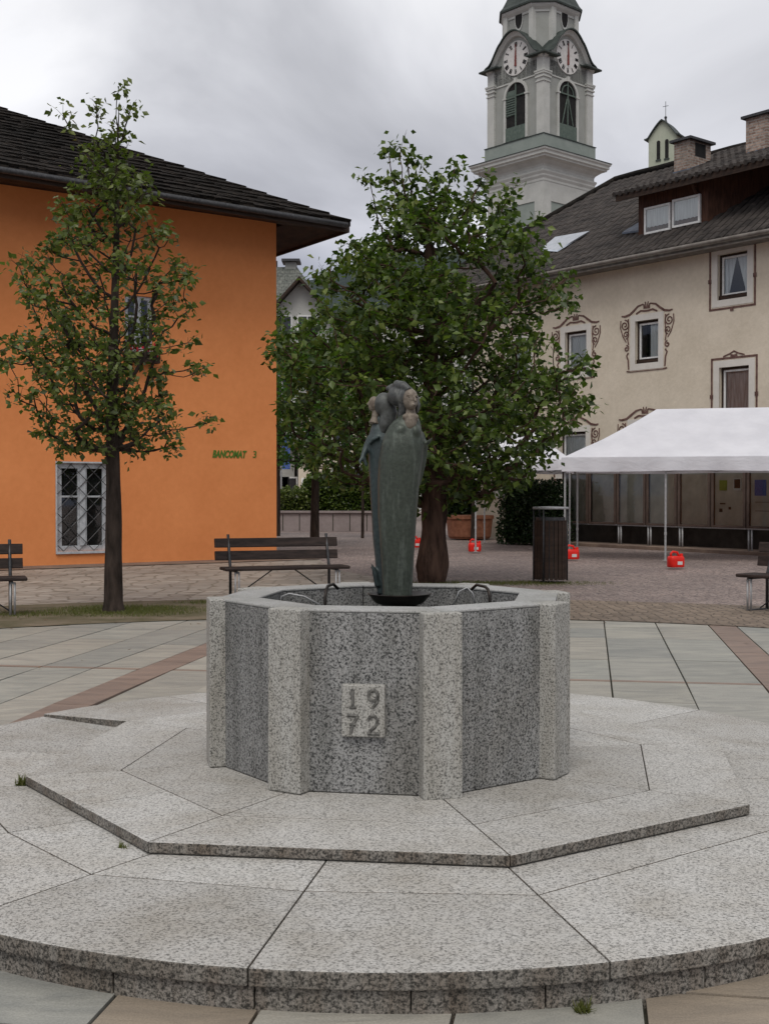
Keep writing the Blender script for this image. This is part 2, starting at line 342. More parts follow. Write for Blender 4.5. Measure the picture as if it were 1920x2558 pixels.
def bronze(name, top, bot, z0, z1, streak):
    m, t, b = newmat(name); v = coord(t)
    z = N(t, 'ShaderNodeSeparateXYZ', {0: v}).outputs[2]
    g = N(t, 'ShaderNodeMapRange', {0: z, 1: z0, 2: z1}).outputs[0]
    nz = noise(t, N(t, 'ShaderNodeMapping', {'Vector': v, 'Scale': (1, 1, .12)}).outputs[0], 38, 4.0, .6)
    g2 = MATH(t, 'ADD', g, MATH(t, 'MULTIPLY', MATH(t, 'SUBTRACT', nz, .5), 1.1), True)
    c = MIX(t, g2, bot, top)
    c = MIX(t, RAMP(t, nz, [(.52, (0,)*3), (.66, (.55,)*3)]), c, streak)
    c = MIX(t, 1.0, c, RAMP(t, noise(t, v, 60, 3.0), [(.3, (.75,)*3), (.7, (1.25,)*3)]), 'MULTIPLY')
    setb(t, b, Base_Color=c, Roughness=.48, Metallic=.25, Specular_IOR_Level=.5); bump(t, b, noise(t, v, 90, 4.0), .3, .004); return m
M['br_front'] = bronze('patinated_bronze', (.058, .052, .043), (.044, .054, .041), .9, 1.5, (.10, .12, .10))
M['br_rear'] = bronze('blue_green_bronze', (.028, .029, .031), (.034, .050, .050), .85, 1.2, (.055, .066, .068))
M['br_hair'] = bronze('grey_blue_bronze', (.12, .12, .112), (.06, .062, .06), 1.55, 1.9, (.17, .175, .165))
M['br_skin'] = varied('rubbed_bronze_skin', (.13, .105, .082), (.24, .205, .165), 22, .5, .3, 80, metallic=.15)
M['br_hair2'] = varied('dark_grey_bronze_hair', (.060, .062, .058), (.105, .11, .104), 30, .5, .3, 70, metallic=.2)
M['br_dark'] = varied('dark_bronze', (.02, .017, .015), (.04, .033, .028), 10, .4, 0, metallic=.4)
# ------------------------------------------------------------------ ground
mb = MB()
xs = [-900, -60, -12, -4, 4, 12, 60, 900]; ys = [-60, 3.6, 8.0, 14, 20, 60, 300, 2500]
vs_ = [(x, y, gz(y)-.035 if y < 200 else 0) for y in ys for x in xs]
nx = len(xs)
mb.add(vs_, [(j*nx+i, j*nx+i+1, (j+1)*nx+i+1, (j+1)*nx+i) for j in range(len(ys)-1) for i in range(nx-1)])
tag(mb.build('ground', M['redcob']), kind='structure')
FC = Vector((.038, 5.93)); DC = Vector((.02, 5.82)); DR = 2.48
def ringpoly(r0, r1, a0, a1, n=40):
    o = [(FC.x+r1*math.cos(R(a0+(a1-a0)*i/n)), FC.y+r1*math.sin(R(a0+(a1-a0)*i/n))) for i in range(n+1)]
    i_ = [(FC.x+r0*math.cos(R(a1+(a0-a1)*i/n)), FC.y+r0*math.sin(R(a1+(a0-a1)*i/n))) for i in range(n+1)]
    return o, i_
def sheet(name, r0, r1, a0, a1, z, mat, n=60):
    m = MB(); vs2 = []
    for i in range(n+1):
        a = R(a0+(a1-a0)*i/n)
        for r in (r0, r1):
            x, y = FC.x+r*math.cos(a), FC.y+r*math.sin(a); vs2.append((x, y, z+gz(y)))
    m.add(vs2, [(2*i, 2*i+1, 2*i+3, 2*i+2) for i in range(n)])
    return tag(m.build(name, mat), kind='structure')
sheet('cobble_ring', 7.22, 9.6, -20, 95, .007, M['browncob'])
sheet('earth_ring', 7.22, 9.7, 95, 190, .007, M['earth'])
# pale flagstones left of the plaza, up to the orange wall
WD = Vector((1.485, 1)).normalized(); WN = Vector((WD.y, -WD.x)); WC = Vector((-2.27, 25.7))
def wpt(s, o=0.0): return (WC.x - WD.x*s + WN.x*o, WC.y - WD.y*s + WN.y*o)
m = MB(); fl = [wpt(24, .75), wpt(-.6, .75), (-.9, 22.0), (.3, 18.6), (.6, 15.4), (-4.0, 14.2), (-14, 9)]
m.add([(x, y, -.018) for x, y in fl], [tuple(reversed(range(len(fl))))]); tag(m.build('flagstone_path', M['flag']), kind='structure')
m = MB(); kb = [wpt(24, 0), wpt(-.6, 0), wpt(-.6, .95), wpt(24, .95)]
m.add([(x, y, -.006) for x, y in kb], [(3, 2, 1, 0)]); tag(m.build('wall_foot_pavement', M['kerb']), kind='structure')
# slab paving : real slabs over a dark bed, clipped to the circle
def clipc(poly, r, inside=True):
    return poly
AX = Vector((.165, .986)).normalized(); AY = Vector((AX.y, -AX.x))
rng = random.Random(4)
slabs = MB(); tones = []; strips = MB()
def addslab(mb_, a0, a1, b0, b1, z=0.0):
    g = .006
    pts = [FC + AX*a + AY*b for a, b in ((a0+g, b0+g), (a0+g, b1-g), (a1-g, b1-g), (a1-g, b0+g))]
    if all((p-FC).length > 7.2 for p in pts): return False
    if all((p-DC).length < DR-.35 for p in pts): return False
    b = len(mb_.v)
    top = [(p.x, p.y, gz(p.y)+z) for p in pts]; bot = [(p.x, p.y, gz(p.y)-.05) for p in pts]
    mb_.add(top+bot, [(3, 2, 1, 0), (0, 1, 5, 4), (1, 2, 6, 5), (2, 3, 7, 6), (3, 0, 4, 7)])
    return True
greys = [(.285, .287, .275), (.30, .302, .288), (.265, .272, .265), (.30, .298, .278), (.305, .298, .278), (.28, .285, .272), (.265, .27, .262), (.315, .305, .282), (.30, .302, .288)]
orng = [(.245, .21, .175), (.32, .22, .15)]
bstrips = (-2.43, 2.14)
cols = []; b = -7.4
while b < 7.4:
    hit = None
    for s_ in bstrips:
        if b <= s_ < b+.48: hit = s_
    if hit is not None:
        if hit-b > .12: cols.append((b, hit, 0))
        cols.append((hit, hit+.27, 1)); b = hit+.27
    else:
        wd = rng.uniform(.40, .55); nb = b+wd
        for s_ in bstrips:
            if b < s_ < nb+.1: nb = s_
        cols.append((b, nb, 0)); b = nb
for b0, b1, st in cols:
    a = -7.4
    if st:
        while a < 7.4:
            L = rng.uniform(.5, 1.1)
            if addslab(slabs, a, a+L, b0, b1, .001): tones += [tuple(c_*f_ for f_ in (rng.uniform(.9, 1.08),) for c_ in (.225, .17, .148))]*5
            a += L
        continue
    rows = [-7.4, -4.85, -2.25, .35, 2.95, 3.01, 5.6, 7.5]
    for i in range(len(rows)-1):
        r0, r1 = rows[i], rows[i+1]
        if r1-r0 < .2:
            if addslab(slabs, r0, r1+.02, b0, b1): tones += [(.23, .175, .15)]*5
            continue
        base = rng.choice(greys)
        k = rng.choice((1, 2, 2, 3)) if (r0+r1)/2 > 0 else rng.choice((3, 4))
        cuts = sorted([0, 1]+[(j+1)/k+rng.uniform(-.10, .10) for j in range(k-1)])
        for j in range(len(cuts)-1):
            q0, q1 = r0+(r1-r0)*cuts[j], r0+(r1-r0)*cuts[j+1]
            if q1 <= q0: continue
            pm = FC+AX*(q0+q1)/2+AY*(b0+b1)/2
            uf = rng.uniform(.92, 1.08); t_ = [c_*uf for c_ in (base if rng.random() < .6 else rng.choice(greys))]
            if pm.y < 3.9 and (-.75 < pm.x < -.25 or pm.x > .45): t_ = list(orng[0])
            if addslab(slabs, q0, q1, b0, b1, rng.uniform(-.002, .002)): tones += [tuple(t_)]*5
so_ = slabs.build('slab_pavement', M['slab']); tag(so_, kind='structure')
ca = so_.data.color_attributes.new('tone', 'FLOAT_COLOR', 'CORNER'); arr = []
for p, tn in zip(so_.data.polygons, tones): arr += [tn[0], tn[1], tn[2], 1.0]*p.loop_total
ca.data.foreach_set('color', arr)
mb = MB(); nr_ = 30
for j in range(nr_+1):
    yy = -1.5+15.2*j/nr_
    for xx in (-7.4, 7.4): mb.v.append((xx, yy, gz(yy)-.030))
for j in range(nr_): mb.f.append((2*j, 2*j+1, 2*j+3, 2*j+2))
tag(mb.build('pavement_bed', M['moss']), kind='structure')
# ------------------------------------------------------------------ fountain platform and basin
ROT = 193.4
Z1, Z2, ZR = .013, .060, .842
def octp(r, i, c=FC, off=0.0): a = R(ROT+45*i+off); return Vector((c.x+r*math.cos(a), c.y+r*math.sin(a)))
OV = [octp(1.74, i) for i in range(8)]
for i, (u, v) in enumerate(((62, 1938), (368, 2104), (1275, 2138), (1873, 2010), (1795, 1853))):
    p = on(u, v, Z2); OV[i] = Vector((p.x, p.y))
plat = empty('stone_platform', (0, 0, 0), 0, 'round pale granite platform with an octagonal upper step, carrying the stone fountain basin', 'platform')
def inset(poly, g):
    n = len(poly); cx = sum(p[0] for p in poly)/n; cy = sum(p[1] for p in poly)/n; out = []
    for p in poly:
        d = Vector((cx-p[0], cy-p[1])); L = d.length; out.append((p[0]+d.x*g/L, p[1]+d.y*g/L))
    return out
def clip_gap(poly, g):
    # offset convex polygon inward by g
    n = len(poly); P = [Vector(p[:2]) for p in poly]; area = sum(P[i].x*P[(i+1) % n].y-P[(i+1) % n].x*P[i].y for i in range(n))
    s_ = 1 if area > 0 else -1; out = []
    for i in range(n):
        a, b_, c_ = P[i-1], P[i], P[(i+1) % n]; d1 = (b_-a).normalized(); d2 = (c_-b_).normalized()
        n1_ = Vector((-d1.y, d1.x))*s_; n2_ = Vector((-d2.y, d2.x))*s_; k = n1_+n2_
        den_ = max(1+n1_.dot(n2_), .25); out.append(b_+k*(g/den_))
    return out
def stones(polys, z0, z1, name, mat, bev=.004, gap=.003, parent=plat):
    m = MB()
    for p in polys:
        zt = None
        if isinstance(p, tuple) and len(p) == 2 and callable(p[1]): p, zt = p
        q = clip_gap(p, gap); n = len(q)
        if sum(q[i].x*q[(i+1) % n].y-q[(i+1) % n].x*q[i].y for i in range(n)) < 0: q.reverse()
        if zt: m.prism([tuple(x) for x in q], z0, (lambda i, q=q, zt=zt: zt(q[i])))
        else: m.prism([tuple(x) for x in q], z0, z1)
    o = m.build(name, mat, parent, bevel=bev); o.data.materials.append(M['gr_riser_shade'])
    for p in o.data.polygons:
        if abs(p.normal.z) < .5: p.material_index = 1  # side faces take the granite with shade in its colour
    return o
# upper step : inner ring and outer ring of slabs, joints on the vertices and between
IR = .62
def mixv(a, b, t): return a*(1-t)+b*t
ups = []
for i in range(8):
    A_, B_ = OV[i], OV[(i+1) % 8]; a0, b0 = octp(.60, i), octp(.60, i+1)
    am, bm = mixv(a0, A_, .62), mixv(b0, B_, .62)
    ups.append([a0, b0, bm, am])
    if i in (3, 7, 0): t_ = .5; ups += [[am, mixv(am, bm, t_), mixv(A_, B_, t_), A_], [mixv(am, bm, t_), bm, B_, mixv(A_, B_, t_)]]
    else: ups.append([am, bm, B_, A_])
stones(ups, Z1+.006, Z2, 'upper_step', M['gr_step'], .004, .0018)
cores = MB(); cores.prism([tuple(x) for x in [FC+(OV[i]-FC)*.985 for i in range(8)]], Z1-.03, Z2-.014); cores.build('step_core', M['sjoint'], plat)
# lower step : circular slab ring around the octagon
def circ(a): return DC+Vector((math.cos(R(a)), math.sin(R(a))))*DR
low = []; lowback = []
def ang(p): return math.degrees(math.atan2(p.y-DC.y, p.x-DC.x)) % 360
vang = [ang(p) for p in OV]
for i in range(8):
    A_, B_ = OV[i], OV[(i+1) % 8]; a0 = vang[i]; a1 = vang[(i+1) % 8]
    if a1 < a0: a1 += 360
    if i == 0: a0, a1 = 190, 237
    if i == 1: a0, a1 = 237, 284.4
    if i == 2: a0, a1 = 284.4, 338
    if i == 3: a0, a1 = 338, 378
    if i == 4: a0, a1 = 18, 62
    if i == 5: a0, a1 = 62, 104
    if i == 6: a0, a1 = 104, 145.5
    if i == 7: a0, a1 = 145.5, 190
    splits = {1: (0, .5, 1), 0: (0, .55, 1), 2: (0, 1)}.get(i, (0, .5, 1))
    back = i in (4, 5, 6)
    inA, inB = A_*1.0, B_*1.0
    for k in range(len(splits)-1):
        t0, t1 = splits[k], splits[k+1]
        p0, p1 = mixv(inA, inB, t0), mixv(inA, inB, t1)
        if not back:   # tuck slightly under the upper step
            c0 = (FC-p0).normalized()*.05; c1 = (FC-p1).normalized()*.05; p0 = p0+c0; p1 = p1+c1
        aa0, aa1 = a0+(a1-a0)*t0, a0+(a1-a0)*t1
        q0, q1 = circ(aa0), circ(aa1)
        mid0, mid1 = mixv(p0, q0, .36), mixv(p1, q1, .36)
        arc = [circ(aa0+(aa1-aa0)*j/10) for j in range(11)]
        zt = (lambda p: Z1+.001+((Z2-Z1)+(.010-(Z2-Z1))*min(1, max(0, ((p-FC).length-1.6)/.9)))*min(1, max(0, (ang(p)-20)/55))) if back else None
        if i in (0, 1) or (i == 2):
            P1 = [p0, p1, mid1, mid0]; P2 = [mid0, mid1]+list(reversed(arc))
            (low if not back else lowback).append(P1); low.append(P2)
        else:
            Pp = [p0, p1]+list(reversed(arc))
            if back: lowback.append((Pp, zt))
            else: low.append(Pp)
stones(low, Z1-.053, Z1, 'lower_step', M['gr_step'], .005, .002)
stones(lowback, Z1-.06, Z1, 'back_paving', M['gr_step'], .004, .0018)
m = MB(); m.lathe([(0.01, gz(3)-.05), (DR-.05, gz(3)-.05), (DR-.05, Z1-.02), (0.01, Z1-.02)], (DC.x, DC.y, 0), 96); m.build('platform_core', M['sjoint'], plat)
m = MB(); rng = random.Random(8); a = 150.0
while a < 510:
    L = rng.uniform(8, 12.5)
    if a+L > 510: L = 510-a
    ar = [DC+Vector((math.cos(R(a+.05+(L-.10)*j/5)), math.sin(R(a+.05+(L-.10)*j/5))))*(DR-.022) for j in range(6)]
    inn = [DC+Vector((math.cos(R(a+.05+(L-.10)*j/5)), math.sin(R(a+.05+(L-.10)*j/5))))*(DR-.3) for j in range(6)]
    m.prism([tuple(x) for x in ar+list(reversed(inn))], -.16, Z1-.058); a += L
m.build('riser_course', M['gr_riser_shade'], plat, bevel=.004)
# fountain
fo = empty('fountain', (FC.x, FC.y, Z2), 0, 'octagonal grey granite fountain basin with eight stone pillars and a small carved date plaque', 'fountain')
fo.rotation_euler = (0, 0, 0)
def loc(p, z=0.0): return (p.x-FC.x, p.y-FC.y, z-Z2)
RO, RI = .845, .655
H = ZR-Z2
m = MB()
for i in range(8):
    a_, b_ = octp(RO+.01, i)-FC, octp(RO+.01, i+1)-FC; c_, d_ = octp(RI, i+1)-FC, octp(RI, i)-FC
    q = clip_gap([a_, b_, c_, d_], .0015)
    m.prism([tuple(x) for x in q], .003, H-.013)
m.build('basin_panel', M['gr_panel'], fo, bevel=.004)
m = MB(); m.prism([tuple(octp(RI+.05, i)-FC) for i in range(8)], .002, .10); m.build('basin_floor', M['gr_panel'], fo)
m = MB()
for i in range(8):
    a_, b_ = octp(RO+.0115, i)-FC, octp(RO+.0115, i+1)-FC; c_, d_ = octp(RI-.004, i+1)-FC, octp(RI-.004, i)-FC
    m.prism([tuple(x) for x in clip_gap([a_, b_, c_, d_], .001)], H-.012, H)
m.build('rim', M['gr_rim'], fo, bevel=.004)
pd = MB(); pd.box((0, 0, (H+.003)/2), (.112, .170, H-.001), 0, .985)
for i in range(8):
    p = octp(RO-.010, i)-FC
    if i == 0: po = pd.build('pillar', M['gr_pillar'], fo, bevel=.007)
    else: po = po.copy(); COL.objects.link(po)
    po.location = (p.x, p.y, -.006 if i == 2 else 0); po.rotation_euler = (0, 0, R(ROT+45*i))
# carved plaque on the front panel
A_, B_ = octp(RO+.01, 1)-FC, octp(RO+.01, 2)-FC; mid = (A_+B_)/2; dirx = (B_-A_).normalized(); nrm = Vector((dirx.y, -dirx.x))
if nrm.y > 0: nrm = -nrm
pc = onplane(909, 1774, (mid.x+FC.x, mid.y+FC.y, 0), (nrm.x, nrm.y, 0))
pz = pc.z-Z2; pp = Vector((pc.x-FC.x, pc.y-FC.y)); rz = math.atan2(dirx.y, dirx.x)
pl = MB(); pl.M = Matrix.Translation((pp.x, pp.y, pz)) @ Matrix.Rotation(rz, 4, 'Z')
PW, PH = .185, .222
# plaque front with sunken strokes : a raised frame grid
pl.bx(-PW/2, PW/2, -.026, .01, -PH/2, PH/2)
plo = pl.build('plaque', M['gr_pillar'], fo, bevel=.006)
def strokes(mbx, lst, x0, z0, sx, sz, r=.0072, y=-.0262):
    for st in lst: mbx.tube([(x0+a*sx, y, z0+b*sz) for a, b in st], r, 6)
ch = MB(); ch.M = pl.M
one = [[(.35, .75), (.5, 1)], [(.5, 1), (.5, 0)], [(.3, 0), (.72, 0)]]
nine = [[(.5+.3*math.cos(t), .68+.3*math.sin(t)) for t in [k*math.pi/5 for k in range(11)]], [(.8, .68), (.74, .3), (.45, 0)]]
seven = [[(.15, 1), (.85, 1)], [(.85, 1), (.5, .5), (.38, 0)], [(.3, .5), (.7, .5)]]
two = [[(.15, .75), (.3, .97), (.6, 1), (.78, .78), (.65, .45), (.15, 0)], [(.15, 0), (.9, 0)]]
for g_, (x0, z0) in ((one, (-.078, .015)), (nine, (.01, .015)), (seven, (-.078, -.095)), (two, (.01, -.095))):
    strokes(ch, g_, x0, z0, .068, .075)
ch.build('carved_figure', M['carve'], plo)
# dish and pedestal, spouts
ped = MB(); ped.lathe([(.10, .09), (.075, .2), (.06, H-.16), (.09, H-.045), (.09, H-.03)], (.035, .01, 0), 24); ped.build('pedestal', M['br_dark'], fo, smooth=True)
di = MB(); di.lathe([(.02, -.050), (.108, -.050), (.125, -.038), (.153, -.004), (.156, 0), (.150, .001), (.12, -.022), (.02, -.026)], (.035, .01, H+.006), 40); di.build('dish', M['br_dark'], fo, smooth=True)
for (u1, v1, u2, v2, dy) in ((812, 1510, 832, 1456, .0), (1223, 1506, 1190, 1458, .05)):
    Y = FC.y-.30+dy; p0 = at(u1, v1+50, Y); p1 = at(u1, v1-18, Y); p3 = at(u2, v2+3, Y+.12); p2 = at((u1*2+u2)/3, v2+8, Y+.05)
    s_ = MB(); pts = [Vector(loc(Vector((p.x, p.y)), p.z)) for p in (p0, p1, p2, p3)]
    pts = [pts[0], pts[1], pts[1]*.6+pts[2]*.4+Vector((0, 0, .012)), pts[2], pts[3], pts[3]+Vector(((.02 if u2 > u1 else -.02), .05, -.025))]
    s_.tube(pts, .0075, 8); s_.build('water_spout', M['br_dark'], fo, smooth=True)
for us in ([(700, 1512), (703, 1490), (722, 1483), (760, 1490), (800, 1512)], [(1132, 1512), (1146, 1478), (1166, 1468), (1180, 1482), (1186, 1508)]):
    s_ = MB(); pts = [at(u, v, FC.y+.2) for u, v in us]
    s_.tube([loc(Vector((p.x, p.y)), p.z) for p in pts], .004, 6); s_.build('water_spout', M['steel'], fo, smooth=True)
m = MB(); m.prism([tuple(octp(RI+.002, i)) for i in range(8)], Z2+.5, Z2+.505); tag(m.build('water', M['water']), kind='structure')
# ------------------------------------------------------------------ bronze statue
SX, SY = FC.x+.035, FC.y+.01
K = SY/F
def su(u): return (u-CU)/F*SY
def sz(v): return at(960, v, SY).z
stt = empty('statue', (SX, SY, ZR+.006), 0, 'tall slim bronze statue of robed women standing back to back on the fountain dish', 'statue')
def rows(rws, dy, depth, M_=None, seg=28, pw=2.4):
    rr = []
    for v, a, b_, *ex in rws:
        cx = (su(a)+su(b_))/2-SX; rx = (su(b_)-su(a))/2; z = sz(v)-ZR-.006; ry = rx*depth if not ex else ex[0]
        ring_ = []
        for k in range(seg):
            g = 2*math.pi*k/seg; c_, s_ = math.cos(g), math.sin(g)
            ring_.append((cx+rx*math.copysign(abs(c_)**(2/pw), c_), dy+ry*math.copysign(abs(s_)**(2/pw), s_), z))
        rr.append(ring_)
    return rr
def remesh(o, vox, it=3):
    r_ = o.modifiers.new('remesh', 'REMESH'); r_.mode = 'VOXEL'; r_.voxel_size = vox; r_.use_smooth_shade = True
    s_ = o.modifiers.new('smooth', 'SMOOTH'); s_.iterations = it; s_.factor = .5
b = MB()
b.loft(rows([(1487, 955, 1030), (1479, 956, 1029), (1399, 952, 1033), (1289, 944, 1040), (1206, 943, 1047), (1151, 946, 1055), (1112, 952, 1058), (1095, 957, 1057), (1080, 963, 1053), (1066, 971, 1051), (1054, 981, 1048, .05), (1046, 990, 1045, .042), (1039, 1000, 1042, .03), (1033, 1010, 1039, .022)], -.035, .78))
b.ell((su(1000)-SX, -.074, sz(1081)-ZR), (.036, .036, .036)); b.ell((su(1035)-SX, -.074, sz(1083)-ZR), (.030, .036, .036))
b.tube([(su(1050)-SX, -.02, sz(1085)-ZR), (su(1060)-SX, .0, sz(1120)-ZR), (su(1056)-SX, .0, sz(1160)-ZR), (su(1045)-SX, 0, sz(1215)-ZR)], [.016, .018, .016, .01], 10)
b.tube([(su(1052)-SX, -.01, sz(1118)-ZR), (su(1068)-SX, -.03, sz(1109)-ZR), (su(1080)-SX, -.05, sz(1098)-ZR)], [.010, .012, .004], 8)
o = b.build('robed_figure', M['br_front'], stt, smooth=True); remesh(o, .006, 4); tag(o, 'front woman in a dark grey and green robe')
fig = o
# neck and chest skin (slightly proud), head with face
b = MB()
b.loft(rows([(1080, 1020, 1030, .005), (1066, 1006, 1040, .024), (1052, 1000, 1044, .036), (1042, 1006, 1041, .031), (1034, 1012, 1038, .026), (1024, 1013, 1036, .024), (1014, 1012, 1036, .024)], -.052, .9))
b.ell((su(1024)-SX, -.078, sz(1060)-ZR), (.030, .030, .046)); b.ell((su(1024)-SX, -.078, sz(1047)-ZR), (.040, .022, .022))
hx, hz = su(1024)-SX, sz(1003)-ZR
hy = -.066
b.ell((hx, hy, hz), (.037, .044, .052))
b.ell((hx+.008, hy-.022, hz-.026), (.021, .022, .024))       # chin and jaw
b.tube([(hx+.017, hy-.036, hz+.012), (hx+.023, hy-.047, hz-.006), (hx+.021, hy-.052, hz-.014)], [.005, .0065, .007], 8)   # nose
for dx in (-.010, .026): b.ell((hx+dx, hy-.036+(.006 if dx > 0 else 0), hz+.016), (.010, .008, .0035))  # brows
b.ell((hx+.017, hy-.040, hz-.027), (.010, .008, .0035)); b.ell((hx+.017, hy-.039, hz-.033), (.008, .008, .0035))
o = b.build('face', M['br_skin'], fig, smooth=True); remesh(o, .003, 2)
for dx, yy in ((-.006, -.0385), (.028, -.030)): e_ = MB(); e_.ell((hx+dx, hy+yy, hz+.006), (.0065, .004, .0035), 10, 6); e_.build('eye', M['br_dark'], fig, smooth=True)
e_ = MB(); e_.ell((hx+.017, hy-.0465, hz-.030), (.0075, .002, .0010), 8, 5); e_.build('mouth', M['br_dark'], fig, smooth=True)
b = MB()   # swept back grey hair
b.ell((hx-.022, hy+.040, hz+.018), (.050, .055, .052)); b.ell((hx-.060, hy+.055, hz+.020), (.052, .05, .050))
b.tube([(hx-.004, hy-.012, hz+.044), (hx-.035, hy+.02, hz+.066), (hx-.065, hy+.05, hz+.072), (hx-.085, hy+.07, hz+.062)], [.014, .024, .026, .008], 10)
b.tube([(hx-.055, hy+.05, hz+.075), (hx-.062, hy+.05, hz+.098)], [.014, .003], 8)
b.tube([(hx-.060, hy+.06, hz+.05), (hx-.090, hy+.075, hz+.062), (hx-.118, hy+.08, hz+.058)], [.026, .022, .008], 10)
b.tube([(hx-.03, hy+.035, hz+.0), (hx-.032, hy+.045, hz-.05), (hx-.05, hy+.05, hz-.10)], [.030, .028, .016], 10)
b.tube([(hx+.028, hy+.03, hz+.02), (hx+.036, hy+.03, hz-.03), (hx+.034, hy+.03, hz-.065)], [.012, .016, .006], 8)
o = b.build('hair', M['br_hair'], fig, smooth=True); remesh(o, .005, 3)
# rear figure, seen from behind-left
b = MB()
b.loft(rows([(1487, 941, 985), (1399, 936, 990), (1345, 930, 990), (1289, 927, 990), (1206, 922, 990), (1123, 918, 992), (1100, 916, 990), (1085, 920, 985), (1070, 924, 980), (1058, 928, 975), (1045, 934, 972, .04), (1035, 938, 968, .032)], .075, .85))
b.tube([(su(925)-SX, .06, sz(1095)-ZR), (su(914)-SX, .05, sz(1120)-ZR), (su(906)-SX, .03, sz(1142)-ZR), (su(916)-SX, .02, sz(1168)-ZR)], [.020, .017, .014, .008], 10)
b.tube([(su(907)-SX, .03, sz(1140)-ZR), (su(898)-SX, .01, sz(1156)-ZR), (su(902)-SX, .0, sz(1165)-ZR)], [.010, .009, .004], 8)
b.tube([(su(948)-SX, .0, sz(1094)-ZR), (su(932)-SX, .01, sz(1100)-ZR), (su(922)-SX, .02, sz(1112)-ZR)], [.008, .010, .006], 8)
b.tube([(su(944)-SX, .05, sz(1470)-ZR), (su(936)-SX, .04, sz(1435)-ZR), (su(926)-SX, .03, sz(1408)-ZR)], [.018, .014, .002], 8)
b.tube([(su(938)-SX, .05, sz(1440)-ZR), (su(930)-SX, .05, sz(1422)-ZR), (su(922)-SX, .05, sz(1420)-ZR)], [.010, .008, .002], 8)
o = b.build('robed_figure', M['br_rear'], stt, smooth=True); remesh(o, .006, 4); tag(o, 'rear woman turned away, blue green robe')
fig2 = o
hx2, hz2, hy2 = su(934)-SX, sz(1009)-ZR, .055
b = MB(); b.ell((hx2, hy2, hz2), (.028, .030, .036)); b.ell((hx2-.012, hy2-.004, hz2-.018), (.016, .018, .018))
b.tube([(hx2-.024, hy2, hz2+.008), (hx2-.033, hy2, hz2-.006)], [.005, .006], 8)
b.tube([(hx2+.01, hy2+.005, hz2-.03), (hx2+.006, hy2+.005, hz2-.07), (hx2+.0, hy2+.0, hz2-.10)], [.020, .020, .030], 10)
o = b.build('face', M['br_skin'], fig2, smooth=True); remesh(o, .004, 2)
b = MB(); b.ell((hx2+.050, hy2-.010, hz2-.004), (.052, .050, .058))
b.tube([(hx2+.055, hy2-.012, hz2), (hx2+.072, hy2-.012, hz2-.05), (hx2+.062, hy2-.012, hz2-.10), (hx2+.035, hy2, hz2-.17)], [.048, .044, .040, .020], 12)
o = b.build('hair', M['br_hair2'], fig2, smooth=True); remesh(o, .005, 3)
# ------------------------------------------------------------------ orange building
def holes_wall(mb_, P, D_, L, z0, z1, holes, depth, Nn):
    """vertical wall from P along D_ (2-D), length L ; holes (s0,s1,za,zb) with reveals going inward (-Nn)"""
    ss = sorted({0.0, L, *[h[0] for h in holes], *[h[1] for h in holes]}); zs = sorted({z0, z1, *[h[2] for h in holes], *[h[3] for h in holes]})
    def pt(s_, z, o_=0.0): return (P.x+D_.x*s_+Nn.x*o_, P.y+D_.y*s_+Nn.y*o_, z)
    for i in range(len(ss)-1):
        for j in range(len(zs)-1):
            cs, cz = (ss[i]+ss[i+1])/2, (zs[j]+zs[j+1])/2
            if any(h[0] < cs < h[1] and h[2] < cz < h[3] for h in holes): continue
            mb_.add([pt(ss[i], zs[j]), pt(ss[i+1], zs[j]), pt(ss[i+1], zs[j+1]), pt(ss[i], zs[j+1])], [(0, 1, 2, 3)])
    for s0, s1, za, zb in holes:
        mb_.add([pt(s0, za), pt(s1, za), pt(s1, zb), pt(s0, zb), pt(s0, za, -depth), pt(s1, za, -depth), pt(s1, zb, -depth), pt(s0, zb, -depth)],
                [(0, 4, 5, 1), (1, 5, 6, 2), (2, 6, 7, 3), (3, 7, 4, 0)])
ob = empty('orange_building', (WC.x, WC.y, 0), 0, 'plain orange rendered building with a dark overhanging shingle roof, left of the square', 'building')
WZ = at(687, 551, 25.7).z
WLD = -WD   # along the wall away from the corner (leftwards)
def wallhit(u, v):
    p = onplane(u, v, (WC.x, WC.y, 0), (WN.x, WN.y, 0)); s_ = (Vector((p.x, p.y))-WC).dot(WLD); return s_, p.z
def wbox(u0, v0, u1, v1):
    a_ = wallhit(u0, v1); b_ = wallhit(u1, v0); return (min(a_[0], b_[0]), max(a_[0], b_[0]), a_[1], b_[1])
h1 = wbox(143, 1158, 272, 1378); h2 = wbox(312, 742, 382, 872)
O0 = Vector((0, 0))
m = MB(); holes_wall(m, O0, WLD, 16.0, -.1, WZ, [h1, h2], .22, WN)
bk = -WN*9
def qd(p, q, z0, z1): return [(p.x, p.y, z0), (q.x, q.y, z0), (q.x, q.y, z1), (p.x, p.y, z1)]
e0, e1 = O0+WLD*16, O0
SIDE = Vector((-WN.x*.995-.03, -WN.y)).normalized()
m.add(qd(e1, e1+SIDE*9, -.1, WZ), [(0, 1, 2, 3)]); m.add(qd(e0, e0+bk, -.1, WZ), [(3, 2, 1, 0)]); m.add(qd(e0+bk, e1+SIDE*9, -.1, WZ), [(0, 1, 2, 3)])
m.build('wall', M['orange'], ob)
